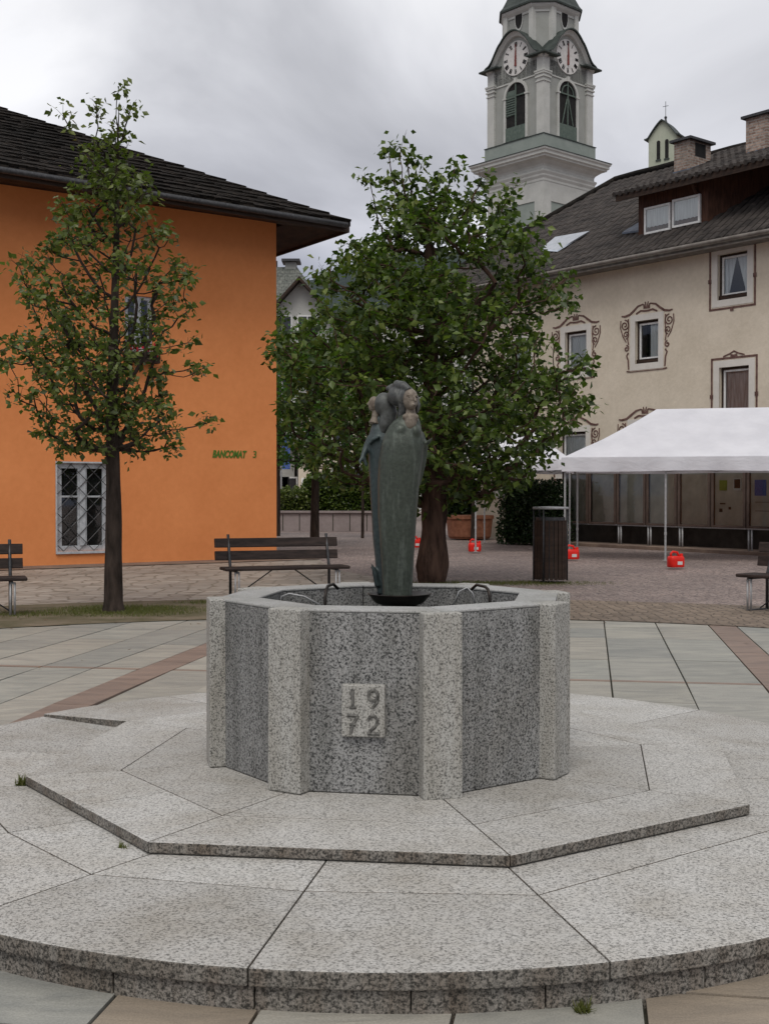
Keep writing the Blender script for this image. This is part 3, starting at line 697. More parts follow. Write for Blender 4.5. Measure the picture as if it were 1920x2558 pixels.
# roof: hip with ~27 deg slope and boarded soffit
ov = 1.3; os_ = 1.02
def rp(s_, o_, z): q = WLD*s_+WN*o_; return (q.x, q.y, z)
ez = WZ+.02; tipz = at(873, 556, 25.3).z
ridge_s = 5.9; ridge_o = -4.4; rh = at(25, 262, 26.8).z
pts = {'tip': rp(-os_, ov, tipz), 'fl': rp(17.5, ov, ez+.1), 'bk': rp(-os_, -10.2, tipz), 'bl': rp(17.5, -10.2, ez+.1)}
r1 = rp(ridge_s-1.2, ridge_o, rh); r2 = rp(17.5, ridge_o, rh+.1)
TH = .24
def slab3(mb_, poly, th):
    n = len(poly); lo = [(p[0], p[1], p[2]-th) for p in poly]
    mb_.add(list(poly)+lo, [tuple(range(n)), tuple(reversed(range(n, 2*n)))]+[(i, n+i, n+(i+1) % n, (i+1) % n) for i in range(n)])
m = MB(); slab3(m, [pts['fl'], pts['tip'], r1, r2], .10); slab3(m, [pts['tip'], pts['bk'], r1], .10); slab3(m, [pts['bk'], pts['bl'], r2, r1], .10)
rf = m.build('roof', M['shingle'], ob)
# ragged shingle rows standing on the front and hip slopes
m = MB(); rng = random.Random(5)
def V3(t): return Vector(t)
for (A3, B3, C3, D3) in ((V3(pts['tip']), V3(pts['fl']), V3(r2), V3(r1)), (V3(pts['bk']), V3(pts['tip']), V3(r1), V3(r1))):
    nrow = 18
    for i in range(nrow):
        t0 = i/nrow; a_ = A3.lerp(D3, t0); b_ = B3.lerp(C3, t0); a2 = A3.lerp(D3, (i+1.25)/nrow); b2 = B3.lerp(C3, (i+1.25)/nrow)
        L = (b_-a_).length; nseg = max(2, int(L/.17))
        up = (b_-a_).cross(a2-a_).normalized(); up = up if up.z > 0 else -up
        for k in range(nseg):
            q0, q1 = k/nseg, (k+.93)/nseg; j = rng.uniform(-.02, .03); hh = rng.uniform(.028, .055)
            base = [a_.lerp(b_, q0), a_.lerp(b_, q1), a2.lerp(b2, q1), a2.lerp(b2, q0)]
            dn = (a_-a2).normalized()*j; lo = [base[0]+dn, base[1]+dn, base[2], base[3]]
            hi = [lo[0]+up*hh, lo[1]+up*hh, lo[2]+up*.006, lo[3]+up*.006]
            m.add([tuple(x) for x in lo+hi], [(4, 5, 6, 7), (0, 1, 5, 4), (1, 2, 6, 5), (3, 0, 4, 7), (2, 3, 7, 6)])
m.build('shingles', M['shingle'], rf)
m = MB()   # soffit, fascia boards (two stepped)
sofz = ez-.03
slab3(m, [rp(17.5, ov-.08, sofz+.02), rp(-os_+.06, ov-.08, tipz-.13), rp(-os_+.06, -9.5, tipz-.13), rp(-.2, -9.5, sofz), rp(-.2, -.05, sofz), rp(17.5, -.05, sofz)], .04)
m.build('soffit', M['dwood'], ob)
m = MB()
def beam(mb_, p, q, w_, h_):
    p, q = V3(p), V3(q); d = (q-p).normalized(); sd_ = Vector((-d.y, d.x, 0)).normalized()*w_/2; up = Vector((0, 0, h_/2))
    mb_.add([tuple(x) for x in (p-sd_-up, p+sd_-up, p+sd_+up, p-sd_+up, q-sd_-up, q+sd_-up, q+sd_+up, q-sd_+up)],
            [(0, 1, 2, 3), (7, 6, 5, 4), (0, 4, 5, 1), (1, 5, 6, 2), (2, 6, 7, 3), (3, 7, 4, 0)])
beam(m, rp(17.5, ov-.03, ez-.05), rp(-os_+.03, ov-.03, tipz-.14), .05, .16)
beam(m, rp(-os_+.03, ov-.03, tipz-.14), rp(-os_+.03, -9.6, tipz-.14), .05, .16)
m.build('fascia', M['dwood'], ob)
m = MB(); gp = [V3(rp(17.5-18.4*i/12, ov+.06, ez+.0+(tipz-ez-.08)*i/12-.02)) for i in range(13)]; m.tube(gp, .06, 8); m.build('gutter', M['dsteel'], ob, smooth=True)
m = MB(); rp1 = [V3(rp(4.7+.95*i, ridge_o, rh+.06)) for i in range(14)]; m.tube(rp1, .09, 6); m.build('ridge_cap', M['shingle'], rf)
# lower window with diagonal grille
def wl(s_, z, o_=0.0): q = WLD*s_+WN*o_; return (q.x, q.y, z)
def wbar(mb_, s0, s1, z0, z1, o0, o1):
    P_ = [wl(s0, z0, o0), wl(s1, z0, o0), wl(s1, z0, o1), wl(s0, z0, o1), wl(s0, z1, o0), wl(s1, z1, o0), wl(s1, z1, o1), wl(s0, z1, o1)]
    mb_.add(P_, [(0, 1, 2, 3), (7, 6, 5, 4), (0, 4, 5, 1), (1, 5, 6, 2), (2, 6, 7, 3), (3, 7, 4, 0)])
def owindow(h, grille):
    s0, s1, z0, z1 = h; wdt = s1-s0; m = MB(); f = .05*wdt/.9+.02
    wbar(m, s0, s0+f, z0, z1, -.12, -.05); wbar(m, s1-f, s1, z0, z1, -.12, -.05); wbar(m, s0+f, s1-f, z0, z0+f*1.3, -.12, -.05); wbar(m, s0+f, s1-f, z1-f*1.3, z1, -.12, -.05)
    c_ = (s0+s1)/2; wbar(m, c_-.055*wdt, c_+.055*wdt, z0+f*1.3, z1-f*1.3, -.118, -.035)
    zt = z0+(z1-z0)*.62
    for a_, b2_ in ((s0+f, c_-.055*wdt), (c_+.055*wdt, s1-f)):
        wbar(m, a_, b2_, zt-.018, zt+.018, -.115, -.055)
        wbar(m, a_, a_+.03, z0+f*1.3, z1-f*1.3, -.115, -.053); wbar(m, b2_-.03, b2_, z0+f*1.3, z1-f*1.3, -.115, -.053)
    fr = m.build('window_frame', M['greyframe'], ob, bevel=.004)
    m = MB(); m.add([wl(s0+f, z0+f, -.09), wl(s1-f, z0+f, -.09), wl(s1-f, z1-f, -.09), wl(s0+f, z1-f, -.09)], [(0, 1, 2, 3)]); m.build('pane', M['glass'], fr)
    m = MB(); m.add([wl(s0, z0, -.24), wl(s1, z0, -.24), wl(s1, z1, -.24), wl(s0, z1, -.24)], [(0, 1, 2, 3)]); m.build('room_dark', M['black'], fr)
    m = MB(); wbar(m, s0-.03, s1+.03, z0-.05, z0-.001, -.1, .04); m.build('sill', M['greyframe'] if grille else M['whitewood'], fr, bevel=.004)
    if grille:
        m = MB(); sp_ = .30
        def seg_clip(c0, sgn):
            P_ = []
            for s_ in (s0, s1):
                z = c0+sgn*(s_-s0)
                if z0 <= z <= z1: P_.append((s_, z))
            for z in (z0, z1):
                s_ = s0+sgn*(z-c0)
                if s0 < s_ < s1: P_.append((s_, z))
            return P_
        for sgn in (1, -1):
            c0 = z0-3
            while c0 < z1+3:
                P_ = seg_clip(c0, sgn)
                if len(P_) >= 2: m.tube([wl(P_[0][0], P_[0][1], -.012+.012*sgn), wl(P_[1][0], P_[1][1], -.012+.012*sgn)], .008, 6)
                c0 += sp_
        m.build('grille', M['dsteel'], fr)
        m = MB()
        for (a_, b_, c_, d_) in ((s0-.03, s0, z0, z1), (s1, s1+.03, z0, z1), (s0-.03, s1+.03, z1, z1+.03)): wbar(m, a_, b_, c_, d_, -.02, .018)
        m.build('grille_frame', M['greyframe'], fr)
    return fr
owindow(h1, True); owindow(h2, False)
# surround of the upper window: grey plaster border
# flower box under the upper window
s0, s1, z0, z1 = h2
fb = empty('flower_box', (0, 0, 0), 0, 'flower box of red geraniums under the upper window of the orange building', 'flower box')
fb.location = (WC.x, WC.y, 0)
m = MB(); wbar(m, s0-.05, s1+.05, z0-.26, z0-.08, .05, .24); m.build('trough', M['dwood'], fb)
def leafcloud(pts, size, rnd, name, mat, parent, droop=.3, aspect=.62, fold=.25):
    n = len(pts); rs = np.random.RandomState(rnd); P = np.array(pts)
    d = rs.normal(size=(n, 3)); d[:, 2] = d[:, 2]*.55-droop; d /= np.linalg.norm(d, axis=1)[:, None]
    nn = rs.normal(size=(n, 3))*.75+np.array([0, 0, .9]); nn -= d*(nn*d).sum(1)[:, None]; nn /= np.linalg.norm(nn, axis=1)[:, None]
    s_ = np.cross(d, nn); L = size*rs.uniform(.65, 1.25, n)[:, None]; W_ = L*aspect*.5
    v0 = P; v1 = P+d*L*.42+s_*W_+nn*L*fold*.35; v2 = P+d*L*.95; v3 = P+d*L*.42-s_*W_+nn*L*fold*.35; v4 = P+d*L*.5-nn*L*fold*.12
    V = np.stack([v0, v1, v2, v3, v4], 1).reshape(-1, 3)
    F_ = np.array([[0, 1, 4], [1, 2, 4], [0, 4, 3], [4, 2, 3]])[None]+(np.arange(n)*5)[:, None, None]
    F_ = F_.reshape(-1, 3); me = bpy.data.meshes.new(name)
    me.vertices.add(len(V)); me.vertices.foreach_set('co', V.ravel()); me.loops.add(F_.size); me.loops.foreach_set('vertex_index', F_.ravel().astype(np.int32))
    me.polygons.add(len(F_)); me.polygons.foreach_set('loop_start', np.arange(0, F_.size, 3, dtype=np.int32)); me.polygons.foreach_set('loop_total', np.full(len(F_), 3, dtype=np.int32))
    me.update(calc_edges=True); me.polygons.foreach_set('use_smooth', [True]*len(F_))
    at_ = me.attributes.new('rnd', 'FLOAT', 'FACE'); at_.data.foreach_set('value', np.repeat(rs.beta(2.0, 2.2, n), 4).astype(np.float32))
    me.materials.append(mat); o = bpy.data.objects.new(name, me); COL.objects.link(o)
    if parent: o.parent = parent
    return o
rs = random.Random(3)
pf = [wl(rs.uniform(s0-.08, s1+.08), z0-.08+rs.uniform(-.12, .16), rs.uniform(.05, .32)) for _ in range(260)]
leafcloud(pf, .07, 4, 'foliage', M['leafd'], fb)
pf = [wl(rs.uniform(s0-.05, s1+.05), z0-.02+rs.uniform(-.1, .12), rs.uniform(.2, .34)) for _ in range(46)]
leafcloud(pf, .07, 5, 'flowers', M['flower'], fb, aspect=.95)
# painted lettering
def text(s_, size, loc_, rotz, mat, name, parent, shear=.3, bold=.0, tilt=math.pi/2, sx=1.0):
    c = bpy.data.curves.new(name, 'FONT'); c.body = s_; c.size = size; c.shear = shear; c.extrude = .004; c.offset = bold; c.resolution_u = 4
    o = bpy.data.objects.new(name+'_tmp', c); COL.objects.link(o); dg = bpy.context.evaluated_depsgraph_get()
    me = bpy.data.meshes.new_from_object(o.evaluated_get(dg)); bpy.data.objects.remove(o)
    me.materials.clear(); me.materials.append(mat); o = bpy.data.objects.new(name, me); COL.objects.link(o)
    o.location = loc_; o.rotation_euler = (tilt, 0, rotz); o.scale = (sx, 1, 1)
    if parent: o.parent = parent
    return o
wr = math.atan2(WD.y, WD.x)
sa, za = wallhit(530, 1142); sb, zb = wallhit(616, 1125); th_ = zb-za
tl = text('BANCOMAT', th_*1.32, wl(sa, za, .006), wr, M['green_txt'], 'wall_lettering', ob, .28, .008)
wdt = max(v.co.x for v in tl.data.vertices); tl.scale = ((sa-sb)/wdt, 1, 1)
sc_, zc_ = wallhit(630, 1143); text('3', th_*1.30, wl(sc_, zc_, .006), wr, M['green_txt'], 'wall_lettering', ob, .1, .001)
# ------------------------------------------------------------------ cream building (right)
BD = Vector((-.807, 1)).normalized(); BN = Vector((BD.y, -BD.x)); BN = -BN if BN.y > 0 else BN    # BN faces the camera
BP = Vector((7.03, 33.0))
def bh(u, v, o_=0.0):
    p = onplane(u, v, (BP.x+BN.x*o_, BP.y+BN.y*o_, 0), (BN.x, BN.y, 0)); return (Vector((p.x, p.y))-BP).dot(BD), p.z
cb = empty('cream_building', (BP.x, BP.y, 0), 0, 'cream roughcast house with painted scroll window surrounds and a brown tiled roof with a dormer', 'building')
def bl(s_, z, o_=0.0): q = BD*s_+BN*o_; return (q.x, q.y, z)
EZ = bh(1610, 640)[1]+.12
S0, S1 = -8.0, bh(1180, 700)[0]
def bw(u0, v0a, v0b, u1, v1): # frame outer from px: left u0,(top mean, bottom mean), right u1
    a_ = bh(u0, v0b); b_ = bh(u1, v1); return a_, b_
wins = []
def addw(u0, vt, u1, vb, kind):     # vt = top v at centre, vb = bottom v at centre
    sL = bh(u0, vt)[0]; sR = bh(u1, vt)[0]; um = (u0+u1)/2; zt = bh(um, vt)[1]; zb_ = bh(um, vb)[1]; wins.append((min(sL, sR), max(sL, sR), zb_, zt, kind))
addw(1574, 783, 1657, 922, 'scroll'); addw(1400, 812, 1476, 944, 'scroll'); addw(1778, 613, 1881, 762, 'line')
addw(1782, 898, 1885, 1060, 'line'); addw(1567, 1046, 1655, 1190, 'scroll'); addw(1388, 1064, 1474, 1195, 'scroll')
addw(1262, 1120, 1340, 1196, 'plain'); addw(1262, 838, 1330, 962, 'scroll')
holes = []
for s0, s1, z0, z1, k in wins:
    fw = .17; holes.append((s0+fw-S0, s1-fw-S0, z0+fw, z1-fw))
m = MB(); SB = Vector((BD.x*S0, BD.y*S0)); holes_wall(m, SB, BD, S1-S0, -.1, EZ, holes, .24, BN)
q0, q1 = BD*S0, BD*S1; DP = -BN*10
m.add(qd(q1, q1+DP, -.1, EZ), [(3, 2, 1, 0)]); m.add(qd(q0, q0+DP, -.1, EZ), [(0, 1, 2, 3)]); m.add(qd(q0+DP, q1+DP, -.1, EZ), [(0, 1, 2, 3)])
m.build('wall', M['cream'], cb)
def bbar(mb_, s0, s1, z0, z1, o0, o1):
    P_ = [bl(s0, z0, o0), bl(s1, z0, o0), bl(s1, z0, o1), bl(s0, z0, o1), bl(s0, z1, o0), bl(s1, z1, o0), bl(s1, z1, o1), bl(s0, z1, o1)]
    mb_.add(P_, [(0, 1, 2, 3), (7, 6, 5, 4), (0, 4, 5, 1), (1, 5, 6, 2), (2, 6, 7, 3), (3, 7, 4, 0)])
def ribbon(mb_, pts_, w_, o_=.016):
    P_ = [V3((p[0], p[1], 0)) for p in pts_]; n = len(P_); L_, R_ = [], []
    for i in range(n):
        t_ = (P_[min(i+1, n-1)]-P_[max(i-1, 0)]); t_ = t_.normalized() if t_.length else V3((1, 0, 0)); nn_ = V3((-t_.y, t_.x, 0))
        ww = (w_[i] if hasattr(w_, '__len__') else w_)/2; L_.append(P_[i]+nn_*ww); R_.append(P_[i]-nn_*ww)
    vs_ = [bl(p.x, p.y, o_) for p in L_]+[bl(p.x, p.y, o_) for p in R_]+[bl(p.x, p.y, 0) for p in L_]+[bl(p.x, p.y, 0) for p in R_]
    fs = []
    for i in range(n-1): fs += [(i, i+1, n+i+1, n+i), (2*n+i, 2*n+i+1, i+1, i), (n+i, n+i+1, 3*n+i+1, 3*n+i)]
    mb_.add(vs_, fs)
def spiral(cx, cz, r, turns, a0, d=1, n=22): return [(cx+r*(1-.82*i/n)*math.cos(a0+d*turns*2*math.pi*i/n), cz+r*(1-.82*i/n)*math.sin(a0+d*turns*2*math.pi*i/n)) for i in range(n+1)]
for wi, (s0, s1, z0, z1, k) in enumerate(wins):
    fw = .17; g0, g1, y0, y1 = s0+fw, s1-fw, z0+fw, z1-fw
    m = MB()
    bbar(m, s0, g0, z0, z1, -.02, .012); bbar(m, g1, s1, z0, z1, -.02, .012); bbar(m, g0, g1, z0, y0, -.02, .012); bbar(m, g0, g1, y1, z1, -.02, .012)
    fr = m.build('window_surround', M['white_st'], cb)
    m = MB(); bbar(m, g0, g1, y0, y0+.12, -.2, -.05); bbar(m, g1-.0, g1+.001, y0, y1, -.2, -.1)
    bbar(m, g0, g0+.05, y0+.12, y1, -.19, -.10); bbar(m, g1-.05, g1, y0+.12, y1, -.19, -.10); bbar(m, g0+.05, g1-.05, y1-.06, y1, -.19, -.10)
    m.build('frame', M['dwood'], fr)
    m = MB(); a0, a1, c0, c1 = g0+.05, g1-.05, y0+.12, y1-.06
    bbar(m, a0, a0+.045, c0, c1, -.165, -.12); bbar(m, a1-.045, a1, c0, c1, -.165, -.12); bbar(m, a0+.045, a1-.045, c0, c0+.05, -.165, -.12); bbar(m, a0+.045, a1-.045, c1-.05, c1, -.165, -.12)
    m.build('sash', M['whitewood'], fr)
    m = MB(); m.add([bl(a0, c0, -.15), bl(a1, c0, -.15), bl(a1, c1, -.15), bl(a0, c1, -.15)], [(3, 2, 1, 0)]); m.build('pane', M['glass'], fr)
    m = MB(); nseg = 26   # pleated curtain
    sa_, sb_ = (a0, a1)
    top = []; bot = []
    for i in range(nseg+1):
        t_ = i/nseg; dd = .012*math.sin(t_*nseg*1.9)+.006*math.sin(t_*41)
        top.append((a0+(a1-a0)*t_, dd)); bot.append((a0+(a1-a0)*t_, dd))
    vs_ = [bl(s_, c1, -.21+dd) for s_, dd in top]+[bl(s_, c0, -.21+dd) for s_, dd in bot]; n_ = nseg+1
    fc = []
    for i in range(nseg):
        t_ = (i+.5)/nseg
        if wi == 2 and .18 < t_ < .80: continue
        if wi == 0 and t_ > .55: continue
        fc.append((i, i+1, n_+i+1, n_+i))
    m.add(vs_, fc)
    if wi == 2:   # tied back curtains leave a dark triangle
        m.add([bl(a0+(a1-a0)*.15, c1, -.215), bl(a0+(a1-a0)*.50, c1, -.215), bl(a0+(a1-a0)*.15, c0, -.215)], [(0, 1, 2)])
        m.add([bl(a0+(a1-a0)*.52, c1, -.215), bl(a0+(a1-a0)*.82, c1, -.215), bl(a0+(a1-a0)*.82, c0, -.215)], [(0, 1, 2)])
    m.build('curtain', M['pinkcloth'] if wi == 3 else M['cloth'], fr, smooth=True)
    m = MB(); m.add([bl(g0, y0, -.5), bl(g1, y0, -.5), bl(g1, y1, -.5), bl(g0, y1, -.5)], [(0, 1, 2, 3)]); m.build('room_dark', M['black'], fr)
    W_ = s1-s0; cx = (s0+s1)/2; m = MB()
    if k == 'line':
        e_ = .03; lw = .05
        bbar(m, s0-e_-lw, s0-e_, z0-e_-lw, z1+e_, 0, .012); bbar(m, s1+e_, s1+e_+lw, z0-e_-lw, z1+e_, 0, .012); bbar(m, s0-e_, s1+e_, z0-e_-lw, z0-e_, 0, .012); bbar(m, s0-e_-lw, s1+e_+lw, z1+e_, z1+e_+lw, 0, .012)
        for (a_, b_) in ((s0-e_-lw/2, (z0*.55+z1*.45)), (s1+e_+lw/2, (z0*.55+z1*.45)), (cx, z0-e_-lw*1.2)): ribbon(m, [(a_-.05, b_), (a_+.05, b_)], .10, .018)
        ribbon(m, [(cx-.32, z1+.10), (cx-.12, z1+.16), (cx, z1+.22), (cx+.12, z1+.16), (cx+.32, z1+.10)], .035, .014)
        ribbon(m, [(cx-.10, z1+.12), (cx, z1+.10), (cx+.10, z1+.12)], .06, .014)
    elif k == 'scroll':
        T = z1
        ribbon(m, [(s0-.30, T+.02), (s0-.20, T+.0), (s0-.02, T+.03), (s0+.12, T+.12), (cx-.30, T+.23), (cx-.12, T+.27)], [.03, .05, .06, .06, .05, .03])
        ribbon(m, [(s1+.30, T+.02), (s1+.20, T+.0), (s1+.02, T+.03), (s1-.12, T+.12), (cx+.30, T+.23), (cx+.12, T+.27)], [.03, .05, .06, .06, .05, .03])
        for dx in (-.10, -.035, .035, .10): ribbon(m, [(cx+dx*.8, T+.14), (cx+dx, T+.26), (cx+dx*1.5, T+.36-abs(dx))], [.05, .035, .02])
        ribbon(m, [(cx-.36, T+.03), (cx-.2, T+.10), (cx-.08, T+.08), (cx+.08, T+.08), (cx+.2, T+.10), (cx+.36, T+.03)], .045)
        for sg, xe in ((-1, s0), (1, s1)):
            ribbon(m, [(a_, b_) for a_, b_ in spiral(xe+sg*.19, T-.24, .15, 1.6, R(90), sg)], .03)
            ribbon(m, [(a_, b_) for a_, b_ in spiral(xe+sg*.15, T-.50, .11, 1.4, R(270), -sg)], .028)
            ribbon(m, [(xe+sg*.07, T-.08), (xe+sg*.05, T-.3), (xe+sg*.09, T-.6), (xe+sg*.06, T-.78)], .03)
            ribbon(m, [(xe+sg*.33, T-.10), (xe+sg*.34, T-.3), (xe+sg*.25, T-.55), (xe+sg*.14, T-.70)], .025)
            ribbon(m, [(a_, b_) for a_, b_ in spiral(xe+sg*.13, T-.88, .09, 1.2, R(90), sg)], .035)
            ribbon(m, [(xe+sg*.06, T-1.0), (xe+sg*.12, T-1.08), (xe+sg*.07, T-1.2), (xe+sg*.05, z0+.04)], .04)
            ribbon(m, [(xe-sg*.0, z0-.03), (xe+sg*.12, z0-.01)], .035)
        ribbon(m, [(s0, z0-.035), (s1, z0-.035)], .018)
    if k != 'plain': m.build('painted_ornament', M['dkred'], fr)
# ledge band low on the wall at left
sl0 = bh(1236, 1205)
m = MB(); bbar(m, sl0[0]-4.5, sl0[0]+1, bh(1300, 1225)[1]-.22, bh(1300, 1225)[1], 0, .05); m.build('string_course', M['white_st'], cb)
# roof
RS = .71
def rz_(D_): return EZ-.16+RS*(D_+.6)
def bp(s_, D_, z): q = BD*s_-BN*D_; return (q.x, q.y, z)
def px_on_roof(u, v, dz=0.0):
    # roof plane: point p with D perpendicular distance
    d = ray(u, v); a_ = Vector((0, 0, EYE)); Bn = Vector((-BN.x, -BN.y))
    # D(t) = (a+dt - BP).Bn ; z(t) = rz_(D)+dz
    D0 = (Vector((0, 0))-BP).dot(Bn); D1 = Vector((d.x, d.y)).dot(Bn); z0_ = EYE; z1_ = d.z
    t_ = (EZ-.16+RS*(D0+.6)+dz-z0_)/(z1_-RS*D1); p = a_+d*t_; return ((Vector((p.x, p.y))-BP).dot(BD), (Vector((p.x, p.y))-BP).dot(Bn), p.z)
hipA = px_on_roof(1357, 553); hipB = px_on_roof(1535, 452)
RD = hipB[1]; RH = rz_(RD)
hs = hipB[0]+(hipB[0]-0)*0
slope_s = (hipA[0]-hipB[0])/(hipB[1]-hipA[1])
sE = hipB[0]+slope_s*(RD+.6)      # hip meets eave
print('cream roof', hipA, hipB, 'RD', RD, 'RH', RH, 'sE', sE, 'S1', S1, 'EZ', EZ, 'WZ', WZ)
m = MB()
slab3(m, [bp(S0-1, -.6, rz_(-.6)), bp(sE, -.6, rz_(-.6)), bp(hipB[0], RD, RH), bp(S0-1, RD, RH)], .10)
slab3(m, [bp(sE, -.6, rz_(-.6)), bp(sE, 2*RD+.6, rz_(-.6)), bp(hipB[0], RD, RH)], .10)
slab3(m, [bp(sE, 2*RD+.6, rz_(-.6)), bp(S0-1, 2*RD+.6, rz_(-.6)), bp(S0-1, RD, RH), bp(hipB[0], RD, RH)], .10)
rf = m.build('roof', M['tile'], cb)
m = MB(); rng = random.Random(6)   # real pantile rows on the front slope (round nosed tiles)
nr = int(math.hypot(RD+.6, RH-rz_(-.6))/.34)
for i in range(nr):
    t0, t1 = i/nr, (i+1.15)/nr; D0, D1 = -.62+(RD+.6)*t0, -.6+(RD+.6)*min(t1, 1)
    se = sE+(hipB[0]-sE)*t0; s_ = S0-1
    while s_ < se:
        wt = .235; j = rng.uniform(-.012, .012); h0 = .055+rng.uniform(-.008, .01)
        z0_, z1_ = rz_(D0)+.0, rz_(D1)+.0
        a0_, a1_ = s_, min(s_+wt, se)
        m.add([bp(a0_, D0+j, z0_+.01), bp(a0_+wt*.25, D0+j, z0_+h0), bp(a0_+wt*.62, D0+j, z0_+h0), bp(a0_+wt*.86, D0+j, z0_+.01),
               bp(a0_, D1, z1_+.008), bp(a0_+wt*.25, D1, z1_+.03), bp(a0_+wt*.62, D1, z1_+.03), bp(a0_+wt*.86, D1, z1_+.008)],
              [(4, 5, 1, 0), (5, 6, 2, 1), (6, 7, 3, 2), (0, 1, 2, 3)])
        s_ += wt
m.build('tile_rows', M['tilerow'], rf)
m = MB(); m.tube([bp(S0-1+i*(hipB[0]-S0+1)/16, RD, RH+.06+(.015 if i % 2 else 0)) for i in range(17)], .10, 8); m.tube([bp(*(lambda t_: (hipB[0]+(sE-hipB[0])*t_, RD-(RD+.6)*t_, RH-(RH-rz_(-.6))*t_+.06))(i/12)) for i in range(13)], .09, 8)
m.build('ridge_tiles', M['tile'], rf, smooth=True)
m = MB(); m.tube([bp(S0-1+i*(sE-S0+1)/10, -.70, rz_(-.6)-.08) for i in range(11)], .05, 10); m.build('gutter', M['gutter'], cb, smooth=True)
m = MB(); slab3(m, [bp(S0-1, -.6, rz_(-.6)-.12), bp(sE, -.6, rz_(-.6)-.12), bp(sE, 0.05, rz_(-.6)-.12), bp(S0-1, 0.05, rz_(-.6)-.12)], .06)
beam(m, bp(S0-1, -.58, rz_(-.6)-.15), bp(sE, -.58, rz_(-.6)-.15), .04, .13)
m.build('soffit', M['gutter'], cb)
# skylights
for q in (((1350, 621), (1386, 591), (1472, 576), (1392, 624)), ((1553, 580), (1597, 553), (1598, 574))):
    P_ = [px_on_roof(u, v, .12) for u, v in q]; m = MB(); slab3(m, [bp(*p) for p in reversed(P_)], .05); m.build('skylight', M['skylight'] if len(q) == 4 else M['lead'], rf)
# dormer
DF = .42
def bD(u, v, D_): a_ = bh(u, v, -D_); return a_
dl = bD(1594, 560, DF)[0]; dm = bD(1768, 540, DF)[0]
dr = S0-1
fz = bh(1700, 452, .1)[1]; 
dor = MB(); zb_ = rz_(DF)-.5
def dz_(D_): return fz-.08+(RH-.1-fz)*(D_+.1)/(RD+.1)
def poly3(mb_, P_, rev=False): mb_.add(P_, [tuple(range(len(P_)))[::-1] if rev else tuple(range(len(P_)))])
poly3(dor, [bp(dl, DF, zb_), bp(dm, DF, zb_), bp(dm, DF, dz_(DF)), bp(dl, DF, dz_(DF))])
poly3(dor, [bp(dl, DF, zb_), bp(dl, DF, dz_(DF)), bp(dl, RD, RH)])
dback = bD(1925, 475, 1.8)[0]
poly3(dor, [bp(dm, DF, zb_), bp(dback, 1.8, zb_), bp(dback, 1.8, dz_(1.8)), bp(dm, DF, dz_(DF))])
poly3(dor, [bp(dback, 1.8, zb_), bp(S0-1, 1.8, zb_), bp(S0-1, 1.8, dz_(1.8)), bp(dback, 1.8, dz_(1.8))])
do = dor.build('dormer', M['rwood'], cb)
m = MB(); dls = bh(1540, 500, .1)[0]
slab3(m, [bp(dls, -.1, fz+.02), bp(S0-1, -.1, fz+.02), bp(S0-1, RD-.1, RH+.03), bp(dls-.2, RD-.1, RH+.03)][::-1], .13); dro = m.build('dormer_roof', M['dwood'], do)
m = MB(); rng = random.Random(16); nr = int(math.hypot(RD, RH-fz)/.34)
for i in range(nr):
    D0, D1 = -.14+RD*i/nr, -.14+RD*(i+1.15)/nr; sl_ = (RH+.03-fz-.02)/RD; s_ = S0-1
    while s_ < dls+.05:
        wt = .235; j = rng.uniform(-.012, .012); h0 = .055+rng.uniform(-.008, .01); z0_, z1_ = fz+.02+sl_*(D0+.1), fz+.02+sl_*(D1+.1)
        m.add([bp(s_, D0+j, z0_+.01), bp(s_+wt*.25, D0+j, z0_+h0), bp(s_+wt*.62, D0+j, z0_+h0), bp(s_+wt*.86, D0+j, z0_+.01),
               bp(s_, D1, z1_+.008), bp(s_+wt*.25, D1, z1_+.03), bp(s_+wt*.62, D1, z1_+.03), bp(s_+wt*.86, D1, z1_+.008)],
              [(4, 5, 1, 0), (5, 6, 2, 1), (6, 7, 3, 2), (0, 1, 2, 3)])
        s_ += wt
m.build('tile_rows', M['tilerow'], dro)
m = MB(); beam(m, bp(dls, -.13, fz-.06), bp(S0-1, -.13, fz-.06), .04, .17); m.build('fascia', M['dwood'], do)
m = MB(); rng = random.Random(2); s_ = dls
while s_ > S0-1: m.bx(0, 0, 0, 0, 0, 0); m.v = m.v[:-8]; m.f = m.f[:-6]; m.tube([bp(s_, -.22, fz+.045), bp(s_, .25, fz+.045+.25*(RH-fz)/RD)], .07, 6); s_ -= .21
m.build('eave_tiles', M['tilerow'], do)
m = MB()
pz_ = at(1738, 455, 31.5); a1 = bD(1738, 455, .2); a2 = bD(1745, 480, .5); a3 = bD(1770, 505, .65)
m.tube([bp(a1[0], .0, a1[1]), bp(a2[0], .35, a2[1]), bp(a3[0], .62, a3[1])], .05, 8); m.build('downpipe', M['rwood'], do, smooth=True)
